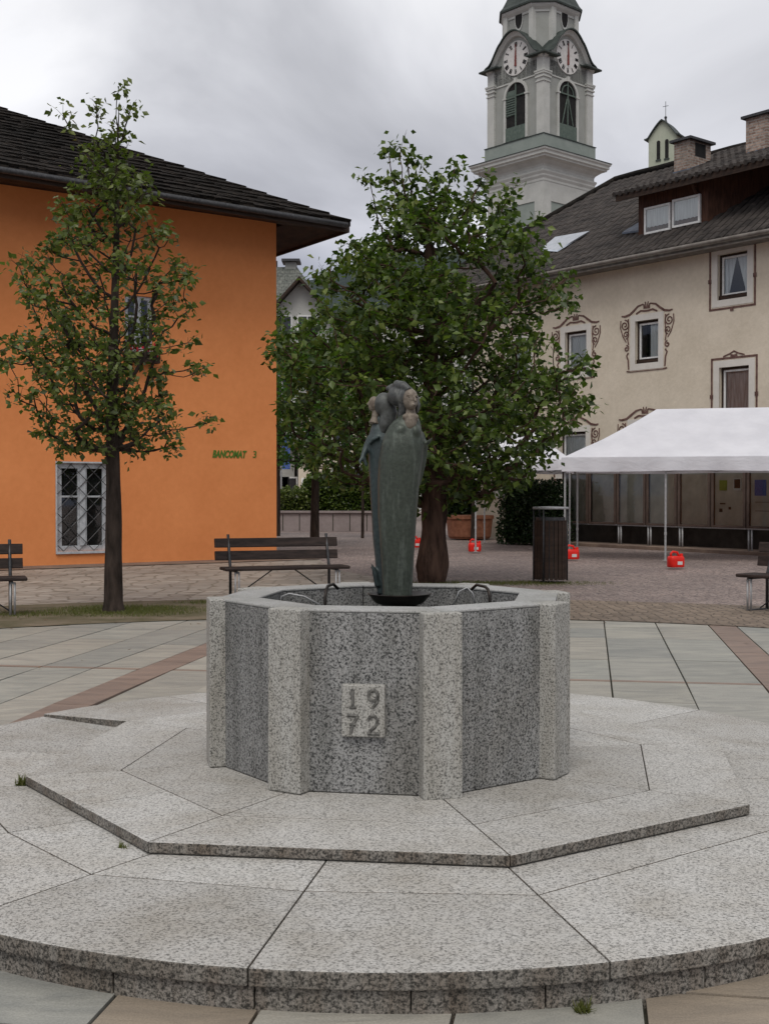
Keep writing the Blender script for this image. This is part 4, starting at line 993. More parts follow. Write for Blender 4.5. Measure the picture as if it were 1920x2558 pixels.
for (u0, u1, vt, vb) in ((1612, 1677, 513, 580), (1682, 1751, 492, 563)):
    sL = bD(u0, vt, DF)[0]; sR = bD(u1, vt, DF)[0]; um = (u0+u1)/2; zt = bD(um, vt, DF)[1]; zb2 = bD(um, vb, DF)[1]; s0, s1 = min(sL, sR), max(sL, sR); m = MB(); f = .055; oo = -DF
    for a_, b_, c_, d_ in ((s0, s0+f, zb2, zt), (s1-f, s1, zb2, zt), (s0+f, s1-f, zb2, zb2+f), (s0+f, s1-f, zt-f, zt)): bbar(m, a_, b_, c_, d_, oo+.002, oo+.07)
    fr = m.build('window_frame', M['whitewood'], do)
    m = MB(); m.add([bl(s0+f, zb2+f, oo+.045), bl(s1-f, zb2+f, oo+.045), bl(s1-f, zt-f, oo+.045), bl(s0+f, zt-f, oo+.045)], [(3, 2, 1, 0)]); m.build('pane', M['glass'], fr)
    m = MB(); n_ = 30; vs_ = []
    for zz, sc in ((zt-f, 1), (zb2+f+.12, 1)):
        for i in range(n_+1): vs_.append(bl(s0+f+(s1-s0-2*f)*i/n_, zz+(0 if sc and zz > zb2+.5 else .07*abs(math.sin(i*.6))*.25), oo+.018+.006*math.sin(i*2.1)))
    m.add(vs_, [(i, i+1, n_+2+i, n_+1+i) for i in range(n_)]); m.build('curtain', M['cloth'], fr, smooth=True)
# chimneys
def chimney(u0, u1, vt, vb, D_, name_depth):
    a_ = bD(u0, vb, D_); b_ = bD(u1, vb, D_); s0, s1 = min(a_[0], b_[0]), max(a_[0], b_[0]); zt = bD((u0+u1)/2, vt, D_)[1]
    w_ = (s1-s0)
    m = MB(); P_ = [bp(s0, D_, 0), bp(s1, D_, 0), bp(s1, D_+name_depth, 0), bp(s0, D_+name_depth, 0)]
    base = RH-1.9
    m.prism([(p[0], p[1]) for p in P_][::-1], base, zt); c = m.build('chimney', M['brickc'], cb)
    m = MB(); g = .10; P_ = [bp(s0-g, D_-g, 0), bp(s1+g, D_-g, 0), bp(s1+g, D_+name_depth+g, 0), bp(s0-g, D_+name_depth+g, 0)]; m.prism([(p[0], p[1]) for p in P_][::-1], zt+.001, zt+.07); m.build('cap', M['dsteel'], c)
    m = MB(); P_ = [bp(s0-.002-.004, D_+.25*name_depth, 0), bp(s0+.02, D_+.25*name_depth, 0), bp(s0+.02, D_+.75*name_depth, 0), bp(s0-.006, D_+.75*name_depth, 0)]; m.prism([(p[0], p[1]) for p in P_][::-1], zt-.42, zt-.05); m.build('flue_opening', M['black'], c)
    m = MB(); g = .03; P_ = [bp(s0-g, D_-g, 0), bp(s1+g, D_-g, 0), bp(s1+g, D_+name_depth+g, 0), bp(s0-g, D_+name_depth+g, 0)]
    zs_ = [dz_(D_-g)+.22, dz_(D_-g)+.22, dz_(D_+name_depth)+.22, dz_(D_+name_depth)+.22]
    PP = [(p[0], p[1]) for p in P_][::-1]; zz = zs_[::-1]; m.prism(PP, base, lambda i: zz[i]); m.build('flashing', M['lead'], c)
chimney(1683, 1722, 352, 450, 1.8, .95)
chimney(1862, 1915, 290, 405, 2.2, 1.2)
# ------------------------------------------------------------------ church tower
TD = 110.0; TR = math.atan2(.661, .75); W = 6.8
tw = empty('church_tower', (.1295*TD, TD, 0), TR, 'tall pale church tower with arched bell openings, two clock faces and curved copper cornices', 'tower')
def tz(v, d=TD): return EYE+(HV-v)*d/F
def sq(mb_, prof, c=W/2, hw=W/2):
    rr = [[(c-hw-p, c-hw-p, z), (c+hw+p, c-hw-p, z), (c+hw+p, c+hw+p, z), (c-hw-p, c+hw+p, z)] for p, z in prof]; mb_.loft(rr)
zbelt0, zbelt1 = tz(380), tz(338)
zc41 = 40.95; zpk = 43.7
# shaft: core, corner strips, recessed green panels below
m = MB(); m.bx(.12, W-.12, .12, W-.12, 0, zc41-.3); m.build('shaft', M['tow_g'], tw)
m = MB(); m.bx(.02, W-.02, .02, W-.02, 0, tz(497)); 
m.build('lower_panel', M['tow_gr'], tw)
m = MB()
cw = 1.0; zpt = tz(500)
for (a, b_) in ((-.06, cw), (W-cw, W+.06)):
    for (c_, d_) in ((-.06, cw), (W-cw, W+.06)): m.bx(a, b_, c_, d_, 0, zpt)
m.bx(-.06, W+.06, -.06, W+.06, zpt+.001, tz(450)); m.build('corner_strip', M['tow_w'], tw)
m = MB(); sq(m, [(-.3, tz(452)), (.10, tz(452)), (.10, tz(446)), (.22, tz(440)), (.22, tz(436)), (.34, tz(430)), (.34, tz(427)), (.16, tz(424)), (.16, tz(417)), (.26, tz(412)), (.62, tz(404)), (1.0, tz(400)), (1.0, tz(397)), (1.16, tz(394)), (1.16, tz(388)), (1.28, tz(385)), (1.3, tz(381)), (-.3, tz(376))]); m.build('main_cornice', M['tow_w'], tw)
m = MB(); sq(m, [(-.2, tz(380)), (1.34, tz(380.9)), (1.34, tz(379)), (.30, tz(373)), (-.2, tz(373))]); m.build('cornice_flashing', M['copper'], tw)
m = MB(); sq(m, [(-.2, tz(376)), (.24, tz(376)), (.24, zbelt1), (-.2, zbelt1)]); m.build('belt', M['tow_gr'], tw)
m = MB(); sq(m, [(-.2, zbelt1), (.30, zbelt1), (.30, zbelt1+.07), (-.1, zbelt1+.22)]); m.build('belt_flashing', M['copper'], tw)
# pilasters at corners with capitals
def pil(mb_, x0, x1, y0, y1):
    mb_.bx(x0, x1, y0, y1, zbelt1+.1, tz(205)); g = .05
    for g, a, b_ in ((.07, tz(205), tz(202)), (.0, tz(202), tz(195)), (.10, tz(195), tz(191)), (.02, tz(191), tz(186)), (.12, tz(186), tz(181)), (.16, tz(181), tz(177)), (-.02, tz(177), zc41-.2)):
        mb_.bx(x0-g, x1+g, y0-g, y1+g, a+.001, b_)
m = MB(); pw_ = .78
for x0, x1 in ((-.08, pw_), (W-pw_, W+.08)):
    for y0, y1 in ((-.08, pw_), (W-pw_, W+.08)): m = MB(); pil(m, x0, x1, y0, y1); m.build('pilaster', M['tow_w'], tw)
# faces: near two faces get gable, clock, window (local transform for face 'x=0' and 'y=0', repeated on the far sides)
def ogee(t): # t -1..1, height above corner eave
    a = abs(t)
    if a < .42: return (zpk-zc41)*(1-.30*(a/.42)**2)
    if a < .86: q = (a-.42)/.44; return (zpk-zc41)*(.70-.64*(q*q*(3-2*q)*.55+q*.45))
    q = (a-.86)/.14; return (zpk-zc41)*(.06*(1-q))
FM = []
for k in range(4): FM.append(Matrix.Translation((W/2, W/2, 0)) @ Matrix.Rotation(k*math.pi/2, 4, 'Z') @ Matrix.Translation((-W/2, -W/2, 0)))
mg = MB(); mcop = MB(); mwf = MB()
NS = 40
zwin0, zsp, rw = tz(352, 112.5), tz(243, 112.5), 1.22
for k in range(4):
    mg.M = FM[k]; mcop.M = FM[k]; mwf.M = FM[k]
    # gable wall (solid, .5 thick)
    ts = [-1+2*i/NS for i in range(NS+1)]
    xs_ = [W/2+t*(W/2-.01) for t in ts]
    vsf = [(x, .12, tz(177)-.2) for x in xs_]+[(x, .12, zc41+ogee(t)) for x, t in zip(xs_, ts)]+[(x, 1.2, zc41+ogee(t)) for x, t in zip(xs_, ts)]
    n_ = NS+1; fs = []
    for i in range(NS): fs += [(i, i+1, n_+i+1, n_+i), (n_+i, n_+i+1, 2*n_+i+1, 2*n_+i)]
    mg.add(vsf, fs)
    # copper cornice following the curve, projecting
    te = [-1.20+2.40*i/NS for i in range(NS+1)]; ring = []
    def oz(t): return zc41+(ogee(t) if abs(t) <= 1 else -.12-.25*(abs(t)-1)*3+.2*(abs(t)-1)*3)
    for t in te:
        x = W/2+t*W/2; z = oz(t)+.02; pr = .62
        ring.append([(x, -pr, z-.02), (x, -pr, z+.10), (x, 1.6, z+.16), (x, 1.6, z+.02)])
    mcop.loft(ring)
    # plaster moulding under the copper
    ring = []
    for t in [-1.02+2.04*i/NS for i in range(NS+1)]:
        x = W/2+t*W/2; z = zc41+(ogee(t) if abs(t) <= 1 else 0)
        ring.append([(x, -.42, z-.03), (x, .13, z-.03), (x, .13, z-.42), (x, -.12, z-.36), (x, -.25, z-.16)])
    mwf.loft(ring)
    # window surround (arched) proud of wall
    arc = [(rw*math.cos(a_), rw*math.sin(a_)) for a_ in [math.pi*i/20 for i in range(21)]]
    inn = [(W/2+rw, zwin0)]+[(W/2+a_, zsp+b_) for a_, b_ in arc]+[(W/2-rw, zwin0)]
    ro = rw+.26; oarc = [(ro*math.cos(a_), ro*math.sin(a_)) for a_ in [math.pi*i/20 for i in range(21)]]
    out = [(W/2+ro, zwin0)]+[(W/2+a_, zsp+b_) for a_, b_ in oarc]+[(W/2-ro, zwin0)]
    n_ = len(inn); vsf = [(x, -.02, z) for x, z in inn]+[(x, -.02, z) for x, z in out]+[(x, .35, z) for x, z in inn]+[(x, .13, z) for x, z in out]
    fs = []
    for i in range(n_-1): fs += [(i, i+1, n_+i+1, n_+i), (i, 2*n_+i, 2*n_+i+1, i+1), (n_+i, n_+i+1, 3*n_+i+1, 3*n_+i)]
    mwf.add(vsf, fs)
    for sg in (-1, 1): mwf.bx(W/2+sg*(rw+.13)-.22, W/2+sg*(rw+.13)+.22, -.07, .12, zsp-.10, zsp+.05)
    mwf.bx(W/2-.16, W/2+.16, -.09, .12, zsp+rw-.02, zsp+rw+.42)
    mwf.bx(pw_+.05, W-pw_-.05, .04, .13, tz(177)-.3, tz(177)-.18)
mg.M = Matrix.Identity(4)
mg.build('clock_gable', M['tow_g'], tw); mcop.build('curved_cornice', M['copper'], tw, smooth=False); mwf.build('window_surround', M['tow_w'], tw)
for k in (0, 3):
    m = MB(); m.M = FM[k]; arc = [(rw*math.cos(math.pi*i/20), rw*math.sin(math.pi*i/20)) for i in range(21)]
    pts_ = [(W/2+rw, zwin0)]+[(W/2+a_, zsp+b_) for a_, b_ in arc]+[(W/2-rw, zwin0)]
    m.add([(x, .115, z) for x, z in pts_], [tuple(range(len(pts_)))]); wo = m.build('bell_opening', M['black'], tw)
    m = MB(); m.M = FM[k]
    m.bx(W/2-rw, W/2+rw, -.0, .11, zwin0, zwin0+1.25); 
    if k == 3:
        for i in range(9): m.box((W/2-rw*.52, .06, zwin0+2.4+i*.22), (rw*.9, .10, .09))
        m.bx(W/2-rw, W/2-.05, .09, .112, zwin0+2.3, zsp+.6)
    m.bx(W/2-.06, W/2+.06, .0, .11, zwin0+1.25, zsp+rw-.08); m.bx(W/2-rw, W/2+rw, .01, .1, zsp-.05, zsp+.07)
    if k == 0:
        for dx in (-.75, 0, .75): m.tube([(W/2+dx*.15, .05, zsp-.4), (W/2+dx, .05, zwin0+1.3)], .06, 6)
        m.tube([(W/2+.8*math.cos(math.pi*i/12), .05, zsp+.05+.8*math.sin(math.pi*i/12)) for i in range(13)], .06, 6)
    m.build('louvres', M['greenshut'], wo)
    # clock
    ccz = tz(149, 112.5); cr = 1.56
    m = MB(); m.M = FM[k]; n_ = 48
    m.add([(W/2+cr*math.cos(2*math.pi*i/n_), .05, ccz+cr*math.sin(2*math.pi*i/n_)) for i in range(n_)]+[(W/2+cr*math.cos(2*math.pi*i/n_), .12, ccz+cr*math.sin(2*math.pi*i/n_)) for i in range(n_)], [tuple(range(n_))]+[(i, n_+i, n_+(i+1) % n_, (i+1) % n_) for i in range(n_)])
    ck = m.build('clock_face', M['clockface'], tw)
    for i, st in enumerate(['XII', 'I', 'II', 'III', 'IIII', 'V', 'VI', 'VII', 'VIII', 'IX', 'X', 'XI']):
        m = MB(); m.M = FM[k]; a_ = math.pi/2-i*math.pi/6; rad = Vector((math.cos(a_), math.sin(a_))); tan = Vector((rad.y, -rad.x))
        def P2(x, r_): q = rad*r_+tan*x; return (W/2+q.x, .035, ccz+q.y)
        wds = {'I': .09, 'V': .17, 'X': .17}; tot = sum(wds[c_] for c_ in st); x = -tot/2
        r0_, r1_ = cr*.66, cr*.93
        for c_ in st:
            wch = wds[c_]; xm = x+wch/2
            if c_ == 'I': m.tube([P2(xm, r0_), P2(xm, r1_)], .036, 4)
            if c_ == 'V': m.tube([P2(xm-.06, r1_), P2(xm, r0_)], .026, 4); m.tube([P2(xm+.06, r1_), P2(xm, r0_)], .022, 4)
            if c_ == 'X': m.tube([P2(xm-.06, r1_), P2(xm+.06, r0_)], .026, 4); m.tube([P2(xm+.06, r1_), P2(xm-.06, r0_)], .022, 4)
            x += wch
        m.build('numeral', M['black'], ck)
    m = MB(); m.M = FM[k]
    m.tube([(W/2, .0, ccz-.75), (W/2, .0, ccz-.2), (W/2, .0, ccz+.15)], [.12, .09, .10], 6); m.tube([(W/2+.0, -.02, ccz-.3), (W/2+.02, -.02, ccz+.2), (W/2+.03, -.02, ccz+1.25)], [.10, .08, .03], 6)
    m.build('hands', M['gold'], ck)
# upper drum
a8, b8 = 2.89, 1.61
def drum(mb_, prof):
    rr = []
    for p, z in prof:
        a_, b_ = a8+p, b8+p*.42; c = W/2
        rr.append([(c+x, c+y, z) for x, y in ((-a_, -b_), (-b_, -a_), (b_, -a_), (a_, -b_), (a_, b_), (b_, a_), (-b_, a_), (-a_, b_))])
    mb_.loft(rr)
zdt = tz(36, 113)
m = MB(); drum(m, [(0, zc41-1), (0, zdt)]); m.build('upper_drum', M['tow_g'], tw)
m = MB(); drum(m, [(-.5, zdt-.5), (.08, zdt-.5), (.08, zdt-.3), (.3, zdt-.1), (.42, zdt+.05), (.42, zdt+.2), (-.5, zdt+.3)])
c = W/2
for sx_, sy_ in ((-1, -1), (1, -1), (-1, 1), (1, 1)):
    for (p, q) in ((a8, b8), (b8, a8)):
        px_, py_ = (sx_*p, sy_*q); m.box((c+px_*.985, c+py_*.985, (zc41+zdt)/2), (.50, .50, zdt-zc41-.2), 0)
m.build('drum_pilaster', M['tow_w'], tw)
m = MB(); drum(m, [(-.5, zdt+.18), (.60, zdt+.18), (.62, zdt+.34), (.35, zdt+.7), (.0, zdt+1.4), (-.35, zdt+2.4), (-1.0, zdt+3.6), (-2.0, zdt+4.6)]); m.build('dome_roof', M['copper'], tw)
for k in (0, 3):
    m = MB(); m.M = FM[k]; oy = W/2-a8-.02; zc_ = tz(53, 113)
    n_ = 24
    for rr_, y_, mt in ((1.22, oy-.05, 'tow_w'), (1.0, oy-.07, 'black')):
        mm = MB(); mm.M = FM[k]; pts_ = [(W/2+.42*rr_*math.cos(2*math.pi*i/n_), y_, zc_+.95*rr_*math.sin(2*math.pi*i/n_)) for i in range(n_)]+[(W/2+.42*rr_*math.cos(2*math.pi*i/n_), oy+.1, zc_+.95*rr_*math.sin(2*math.pi*i/n_)) for i in range(n_)]
        mm.add(pts_, [tuple(range(n_))]+[(i, n_+i, n_+(i+1) % n_, (i+1) % n_) for i in range(n_)])
        oo_ = mm.build('oval_window' if mt == 'black' else 'oval_frame', M[mt], tw)
# ------------------------------------------------------------------ small bell gable with cross (behind the cream roof)
bfD = 60.0; kf = bfD/F
c0 = at(1619, 430, bfD)
bf = empty('bell_turret', (c0.x, c0.y, 0), R(-35), 'small pale green bell turret with slit windows and iron cross behind the cream roof', 'turret')
fw_ = (1674-1619)*kf/math.cos(R(35))*1.08; dp = .8
zt0, zpk0 = EYE+(HV-352)*kf, EYE+(HV-312)*kf
m = MB(); n_ = 16; ring = []
def bell(t): a = abs(t*2-1); return (zpk0-zt0)*(1-a**1.3) if a < .8 else (zpk0-zt0)*(1-.8**1.3)*(1-a)/.2
for y_ in (0, dp): ring.append([(0, y_, 4.0)]+[(fw_*i/n_, y_, zt0+bell(i/n_)) for i in range(n_+1)]+[(fw_, y_, 4.0)])
m.loft(ring); m.build('wall', M['turret'], bf)
m = MB()
for xc in (.36, .66): m.bx(fw_*xc-.09, fw_*xc+.09, -.012, .02, zt0-1.05, zt0-.22); m.tube([(fw_*xc, -.02, zt0-.22), (fw_*xc, .02, zt0-.22)], .09, 12)
m.build('slit_window', M['black'], bf)
m = MB()
for xc in (.36, .66): m.bx(fw_*xc-.13, fw_*xc+.13, -.05, 0, zt0-1.13, zt0-1.06)
m.build('sill', M['copper'], bf)
m = MB(); ring = []
for i in range(-2, n_+3):
    x = fw_*i/n_; z = zt0+(bell(min(max(i/n_, 0), 1)))-(.04 if i < 0 or i > n_ else 0); ring.append([(x, -.14, z), (x, -.14, z+.07), (x, dp+.14, z+.07), (x, dp+.14, z)])
m.loft(ring); m.build('curved_roof', M['copper'], bf)
m = MB(); cx_ = fw_/2; m.tube([(cx_, dp/2, zpk0), (cx_, dp/2, zpk0+.12), (cx_, dp/2, zpk0+.34)], [.10, .06, .03], 8); m.ell((cx_, dp/2, zpk0+.26), (.07, .07, .08)); m.tube([(cx_, dp/2, zpk0+.3), (cx_, dp/2, zpk0+1.05)], .014, 5); m.tube([(cx_-.14, dp/2, zpk0+.82), (cx_+.14, dp/2, zpk0+.82)], .014, 5)
m.build('cross', M['dsteel'], bf)
# ------------------------------------------------------------------ trees
def crown_rad(prof, z):
    for i in range(len(prof)-1):
        if prof[i][0] <= z <= prof[i+1][0]:
            t_ = (z-prof[i][0])/(prof[i+1][0]-prof[i][0]); return tuple(prof[i][j]+(prof[i+1][j]-prof[i][j])*t_ for j in (1, 2))
    return (0.05, 0.05)
def vnoise(rnd):
    ph = [(rnd.uniform(1.5, 4.5), rnd.uniform(1, 5), rnd.uniform(0, 6.3)) for _ in range(6)]
    return lambda az, z: sum(math.sin(az*round(a)+z*b+c) for a, b, c in ph)/6
def make_tree(name, base, trunk_pts, trunk_r, prof, ncl, zr, seed, leafsize, lpc, mats, label, group=None, droop=.35, shoots=(), limbs=12, clr=.17, edge=.55, gnarl=0.0, rmin=.0025, sideoff=0.0, flat=1.0, rk=.0052):
    rnd = random.Random(seed); T = empty(name, base, 0, label, 'tree', group); nz = vnoise(rnd)
    m = MB(); tp = [Vector(p) for p in trunk_pts]
    # trunk, resampled, with an uneven skin
    def trunk_at(z):
        for i in range(len(tp)-1):
            if tp[i].z <= z <= tp[i+1].z:
                t_ = (z-tp[i].z)/(tp[i+1].z-tp[i].z); return tp[i].lerp(tp[i+1], t_), trunk_r[i]+(trunk_r[i+1]-trunk_r[i])*t_
        return tp[-1].copy(), trunk_r[-1]
    zt0, zt1 = tp[0].z, tp[-1].z; NR = 60; SG = 20; rings = []
    for i in range(NR+1):
        z = zt0+(zt1-zt0)*(i/NR)**1.35; c, r0 = trunk_at(z); row = []
        for k in range(SG):
            g = 2*math.pi*k/SG; q = 1+(.05+gnarl)*nz(g, z*3.1)+.035*math.sin(g*7+z*2+2*math.sin(z*3))+.3*gnarl*math.sin(z*17+3*math.cos(g))
            row.append((c.x+r0*q*math.cos(g), c.y+r0*q*math.sin(g), z))
        rings.append(row)
    m.loft(rings)
    nodes = []      # position, parent, load
    zz = zr[0]; last = -1
    while zz < zt1: nodes.append([trunk_at(zz)[0], last, 0, True]); last = len(nodes)-1; zz += .10
    def add_branch(src, end, bow, upb):
        p0 = nodes[src][0]; L = (end-p0).length; n_ = max(2, int(L/.11)); par = src; side = Vector((rnd.gauss(0, 1), rnd.gauss(0, 1), 0))*L*bow
        for j in range(1, n_+1):
            t_ = j/n_; q = p0.lerp(end, t_)+side*math.sin(math.pi*t_)+Vector((0, 0, -upb*L*math.sin(math.pi*t_)))
            if j < n_: q += Vector((rnd.gauss(0, 1), rnd.gauss(0, 1), rnd.gauss(0, 1)))*.012
            nodes.append([q, par, 0, False]); par = len(nodes)-1
        return par
    def radius(az, z):
        pr = crown_rad(prof, z); c_ = math.cos(az); R_ = pr[1] if c_ > 0 else pr[0]; R_ = R_*abs(c_)+(pr[0]+pr[1])/2*(1-abs(c_)); return R_*(1+.16*nz(az, z*2.3))
    z0c, z1c = prof[0][0], prof[-1][0]
    # main limbs rise steeply, then spread
    for i in range(limbs):
        az = i*2.399+rnd.uniform(-.4, .4); t_ = (i+.5)/limbs; src_z = zr[0]+(zr[1]-zr[0])*t_*.75; si = min(range(len(nodes)), key=lambda k: abs(nodes[k][0].z-src_z) if nodes[k][3] else 9e9)
        ze = src_z+rnd.uniform(.25, .55)*(z1c-src_z)*(1-.3*t_)*.8; rad = radius(az, ze)*.62
        add_branch(si, Vector((tp[0].x+rad*math.cos(az), tp[0].y+rad*math.sin(az)*flat, ze)), .06, .10)
    cl = []
    tries = 0
    while len(cl) < ncl and tries < ncl*40:
        tries += 1; z = rnd.uniform(z0c, z1c); az = rnd.uniform(0, 2*math.pi); R_ = radius(az, z)
        if rnd.random() > (R_/max(max(p[1], p[2]) for p in prof))**1.2+.05: continue
        f = rnd.random()**edge; p = Vector((tp[0].x+R_*f*math.cos(az), tp[0].y+R_*f*math.sin(az)*flat, z))
        if any((p-q).length < clr*.62 for q in cl[-400:]): continue
        if nz(az*1.0+2, z*2.9)+.5*nz(az+1, z*5) < (-.20 if ncl < 500 else -.13) and f > .30: continue
        cl.append(p)
    cl.sort(key=lambda p: (Vector((p.x-tp[0].x, p.y-tp[0].y)).length)+.25*(p.z-z0c))
    ends = []
    for p in cl:
        P_ = np.array([n[0][:] for n in nodes]); d = P_-np.array(p[:]); dist = np.sqrt((d**2).sum(1)); hi = np.maximum(0, d[:, 2]+.05)
        k = int(np.argmin(dist+1.6*hi+np.where(np.array([n[3] for n in nodes]), .10, 0)))
        ends.append(add_branch(k, p, .07, .06))
    for (dx, dy, z0_, z1_, bend) in shoots:
        si = min(range(len(nodes)), key=lambda k: (nodes[k][0]-Vector((tp[0].x+dx*.6, tp[0].y+dy, z0_))).length); e_ = Vector((tp[0].x+dx, tp[0].y+dy, z1_)); a0 = len(nodes); le = add_branch(si, e_, .04, bend)
        for k in range(a0+2, len(nodes)):
            if rnd.random() < .55 or k == le: ends.append(k)
    load = [0]*len(nodes)
    for e in ends: load[e] += 1
    for k in range(len(nodes)-1, -1, -1):
        p = nodes[k][1]
        if p >= 0: load[p] += load[k]
    leaves = []
    kids = {}
    for k, n in enumerate(nodes):
        if n[1] >= 0: kids.setdefault(n[1], []).append(k)
    done = set()
    def rr_(k): return max(rmin, rk*math.sqrt(load[k]))
    for k, n in enumerate(nodes):
        if n[3] or k in done: continue
        ch = [n[1], k]; cur = k; done.add(k)
        while True:
            nx_ = [c for c in kids.get(cur, []) if c not in done and c == cur+1]
            if not nx_: break
            cur = nx_[0]; ch.append(cur); done.add(cur)
        r_ = [min(rr_(ch[1])*1.15, rr_(max(ch[1], 0))*1.15)]+[rr_(c) for c in ch[1:]]
        m.tube([nodes[c][0] for c in ch], r_, 6, False)
    for e in ends:
        p = nodes[e][0]; dr = (p-nodes[nodes[e][1]][0]).normalized(); nt_ = rnd.choice((3, 4, 5)); sz_ = rnd.uniform(.75, 1.25)
        for _ in range(nt_):
            dd = (dr*.8+Vector((rnd.gauss(0, 1), rnd.gauss(0, 1), rnd.gauss(.1, .8)))).normalized(); L = clr*sz_*rnd.uniform(.5, 1.15); e2 = p+dd*L
            m.tube([p, p+dd*L*.5+Vector((0, 0, .01)), e2], [rmin, rmin*.8, rmin*.5], 4, False)
            for _ in range(max(1, int(lpc*rnd.uniform(.6, 1.4)/nt_))):
                t_ = rnd.uniform(.15, 1.1); leaves.append(tuple(p+dd*L*t_+Vector((rnd.gauss(0, 1), rnd.gauss(0, 1), rnd.gauss(-.2, .9)))*leafsize*.55))
    m.build('trunk', mats[0], T, smooth=True)
    leafcloud(leaves, leafsize, seed, 'crown', mats[1], T, droop)
    print(name, len(cl), len(leaves)); return T
# tree 1 (left, in front of the orange building)
Y1 = 13.75; k1 = Y1/F; b1 = on(283, 1530, 0); b1 = Vector((b1.x, b1.y, 0)); Y1 = b1.y; k1 = Y1/F
def z1_(v): return EYE+(HV-v)*k1
u_c = 283
prof = [(z1_(1140), 60*k1, 90*k1), (z1_(1125), 140*k1, 150*k1), (z1_(1085), 215*k1, 185*k1), (z1_(1040), 255*k1, 250*k1), (z1_(950), 270*k1, 235*k1), (z1_(880), 285*k1, 215*k1), (z1_(800), 270*k1, 200*k1), (z1_(700), 235*k1, 210*k1), (z1_(600), 185*k1, 170*k1), (z1_(500), 145*k1, 115*k1), (z1_(400), 100*k1, 80*k1), (z1_(350), 45*k1, 50*k1), (z1_(300), 18*k1, 22*k1), (z1_(250), 4*k1, 4*k1)]
tp1 = [(0, 0, -.05), (0, 0, .12), (.01, 0, z1_(1300)), (.0, 0, z1_(1150)), (-.01, 0, z1_(1000)), (.02, 0, z1_(800)), (.05, 0, z1_(600)), (.06, 0, z1_(420)), (.07, 0, z1_(330)), (.085, 0, z1_(262))]
tr1 = [.150, .105, .088, .075, .062, .047, .034, .018, .009, .003]
t1 = make_tree('pear_tree', b1, tp1, tr1, prof, 350, (z1_(1150), z1_(300)), 11, .088, 22, (M['bark'], M['leaf1']), 'slender young tree with an open pointed crown in front of the orange wall', droop=.45, limbs=15, clr=.16, edge=.55,
    shoots=[(.07, .02, z1_(330), z1_(232), .0), (-.16, -.05, z1_(360), z1_(270), .05), (.20, .05, z1_(370), z1_(275), .05), (-.52, -.1, z1_(430), z1_(300), .1), (1.0, -.1, z1_(960), z1_(925), .1)])
# tree 2 (centre, behind the statue)
b2 = on(1078, 1450, 0); b2 = Vector((b2.x, b2.y, 0)); Y2 = b2.y; k2 = Y2/F
def z2_(v): return EYE+(HV-v)*k2
prof = [(z2_(1258), 60*k2, 100*k2), (z2_(1225), 180*k2, 170*k2), (z2_(1180), 280*k2, 240*k2), (z2_(1120), 360*k2, 350*k2), (z2_(1040), 395*k2, 430*k2), (z2_(960), 398*k2, 402*k2), (z2_(833), 385*k2, 350*k2), (z2_(740), 328*k2, 310*k2), (z2_(648), 255*k2, 285*k2), (z2_(575), 175*k2, 260*k2), (z2_(520), 100*k2, 190*k2), (z2_(490), 40*k2, 100*k2), (z2_(470), 8*k2, 8*k2)]
tp2 = [(0, 0, -.06), (0, 0, .04), (.0, 0, z2_(1413)), (.02, 0, z2_(1385)), (.03, 0, z2_(1345)), (.03, 0, z2_(1290)), (.03, 0, z2_(1180)), (0, 0, z2_(1000)), (-.03, .0, z2_(800)), (-.05, 0, z2_(620)), (-.03, 0, z2_(530)), (-.02, 0, z2_(475))]
tr2 = [.20, .235, .262, .235, .185, .195, .19, .15, .10, .055, .022, .006]
t2 = make_tree('pear_tree', b2, tp2, tr2, prof, 760, (z2_(1235), z2_(620)), 23, .135, 27, (M['bark2'], M['leaf2']), 'broad dense tree with a gnarled bulging trunk standing behind the statue', droop=.55, limbs=20, clr=.25, edge=.5, gnarl=.06,
    shoots=[(.34, -.1, z2_(540), z2_(430), -.1), (-.48, -.1, z2_(580), z2_(378), .14), (-.66, .05, z2_(580), z2_(390), .16), (-.95, .1, z2_(620), z2_(455), .15), (-.40, 0, z2_(560), z2_(400), -.1), (.75, -.1, z2_(580), z2_(455), .1), (1.25, 0, z2_(600), z2_(475), .12), (.1, .1, z2_(520), z2_(440), .1), (2.05, -.2, z2_(760), z2_(700), .1)], rk=.0075)
# far trees seen beside the statue
def far_tree(u, v_top, v_crown0, half, D_, seed, label, mat, n=40, ls=.15, lpc=16, tr0=.13):
    b_ = at(u, HV, D_); b_ = Vector((b_.x, D_, 0)); k_ = D_/F; zf = lambda v: EYE+(HV-v)*k_; hh = half*k_
    z0_, z3_ = zf(v_crown0), zf(v_top)
    prof = [(z0_-.1, .2, .2), (z0_+.2, hh*.8, hh*.8), (z0_+(z3_-z0_)*.3, hh, hh), (z0_+(z3_-z0_)*.6, hh*.85, hh*.85), (z0_+(z3_-z0_)*.85, hh*.5, hh*.5), (z3_, .1, .1)]
    return make_tree('background_tree', b_, [(0, 0, -.1), (.03, 0, z0_), (0, .0, (z0_+z3_)/2), (0, 0, z3_-.2)], [tr0, tr0*.75, .06, .01], prof, n*4, (z0_+.1, z3_-.5), seed, ls, lpc, (M['bark'], mat), label, 'trees behind the square', limbs=9, clr=.32, droop=.4, rk=.008, rmin=.004)
far_tree(785, 800, 1170, 150, 33, 31, 'bright green leafy tree just right of the orange building corner', M['leaf3'], 64, .15, 20)
far_tree(690, 740, 1150, 70, 40, 32, 'narrow green tree half hidden by the orange building corner', M['leaf2'], 30)
far_tree(905, 760, 1130, 110, 38, 33, 'dark green tree behind the crown of the broad tree by the statue', M['leafd'], 44, .17, tr0=.05)
far_tree(1180, 900, 1200, 110, 36, 34, 'low dark tree behind the thick trunk, left of the white tents', M['leafd'], 36, .16, tr0=.06)
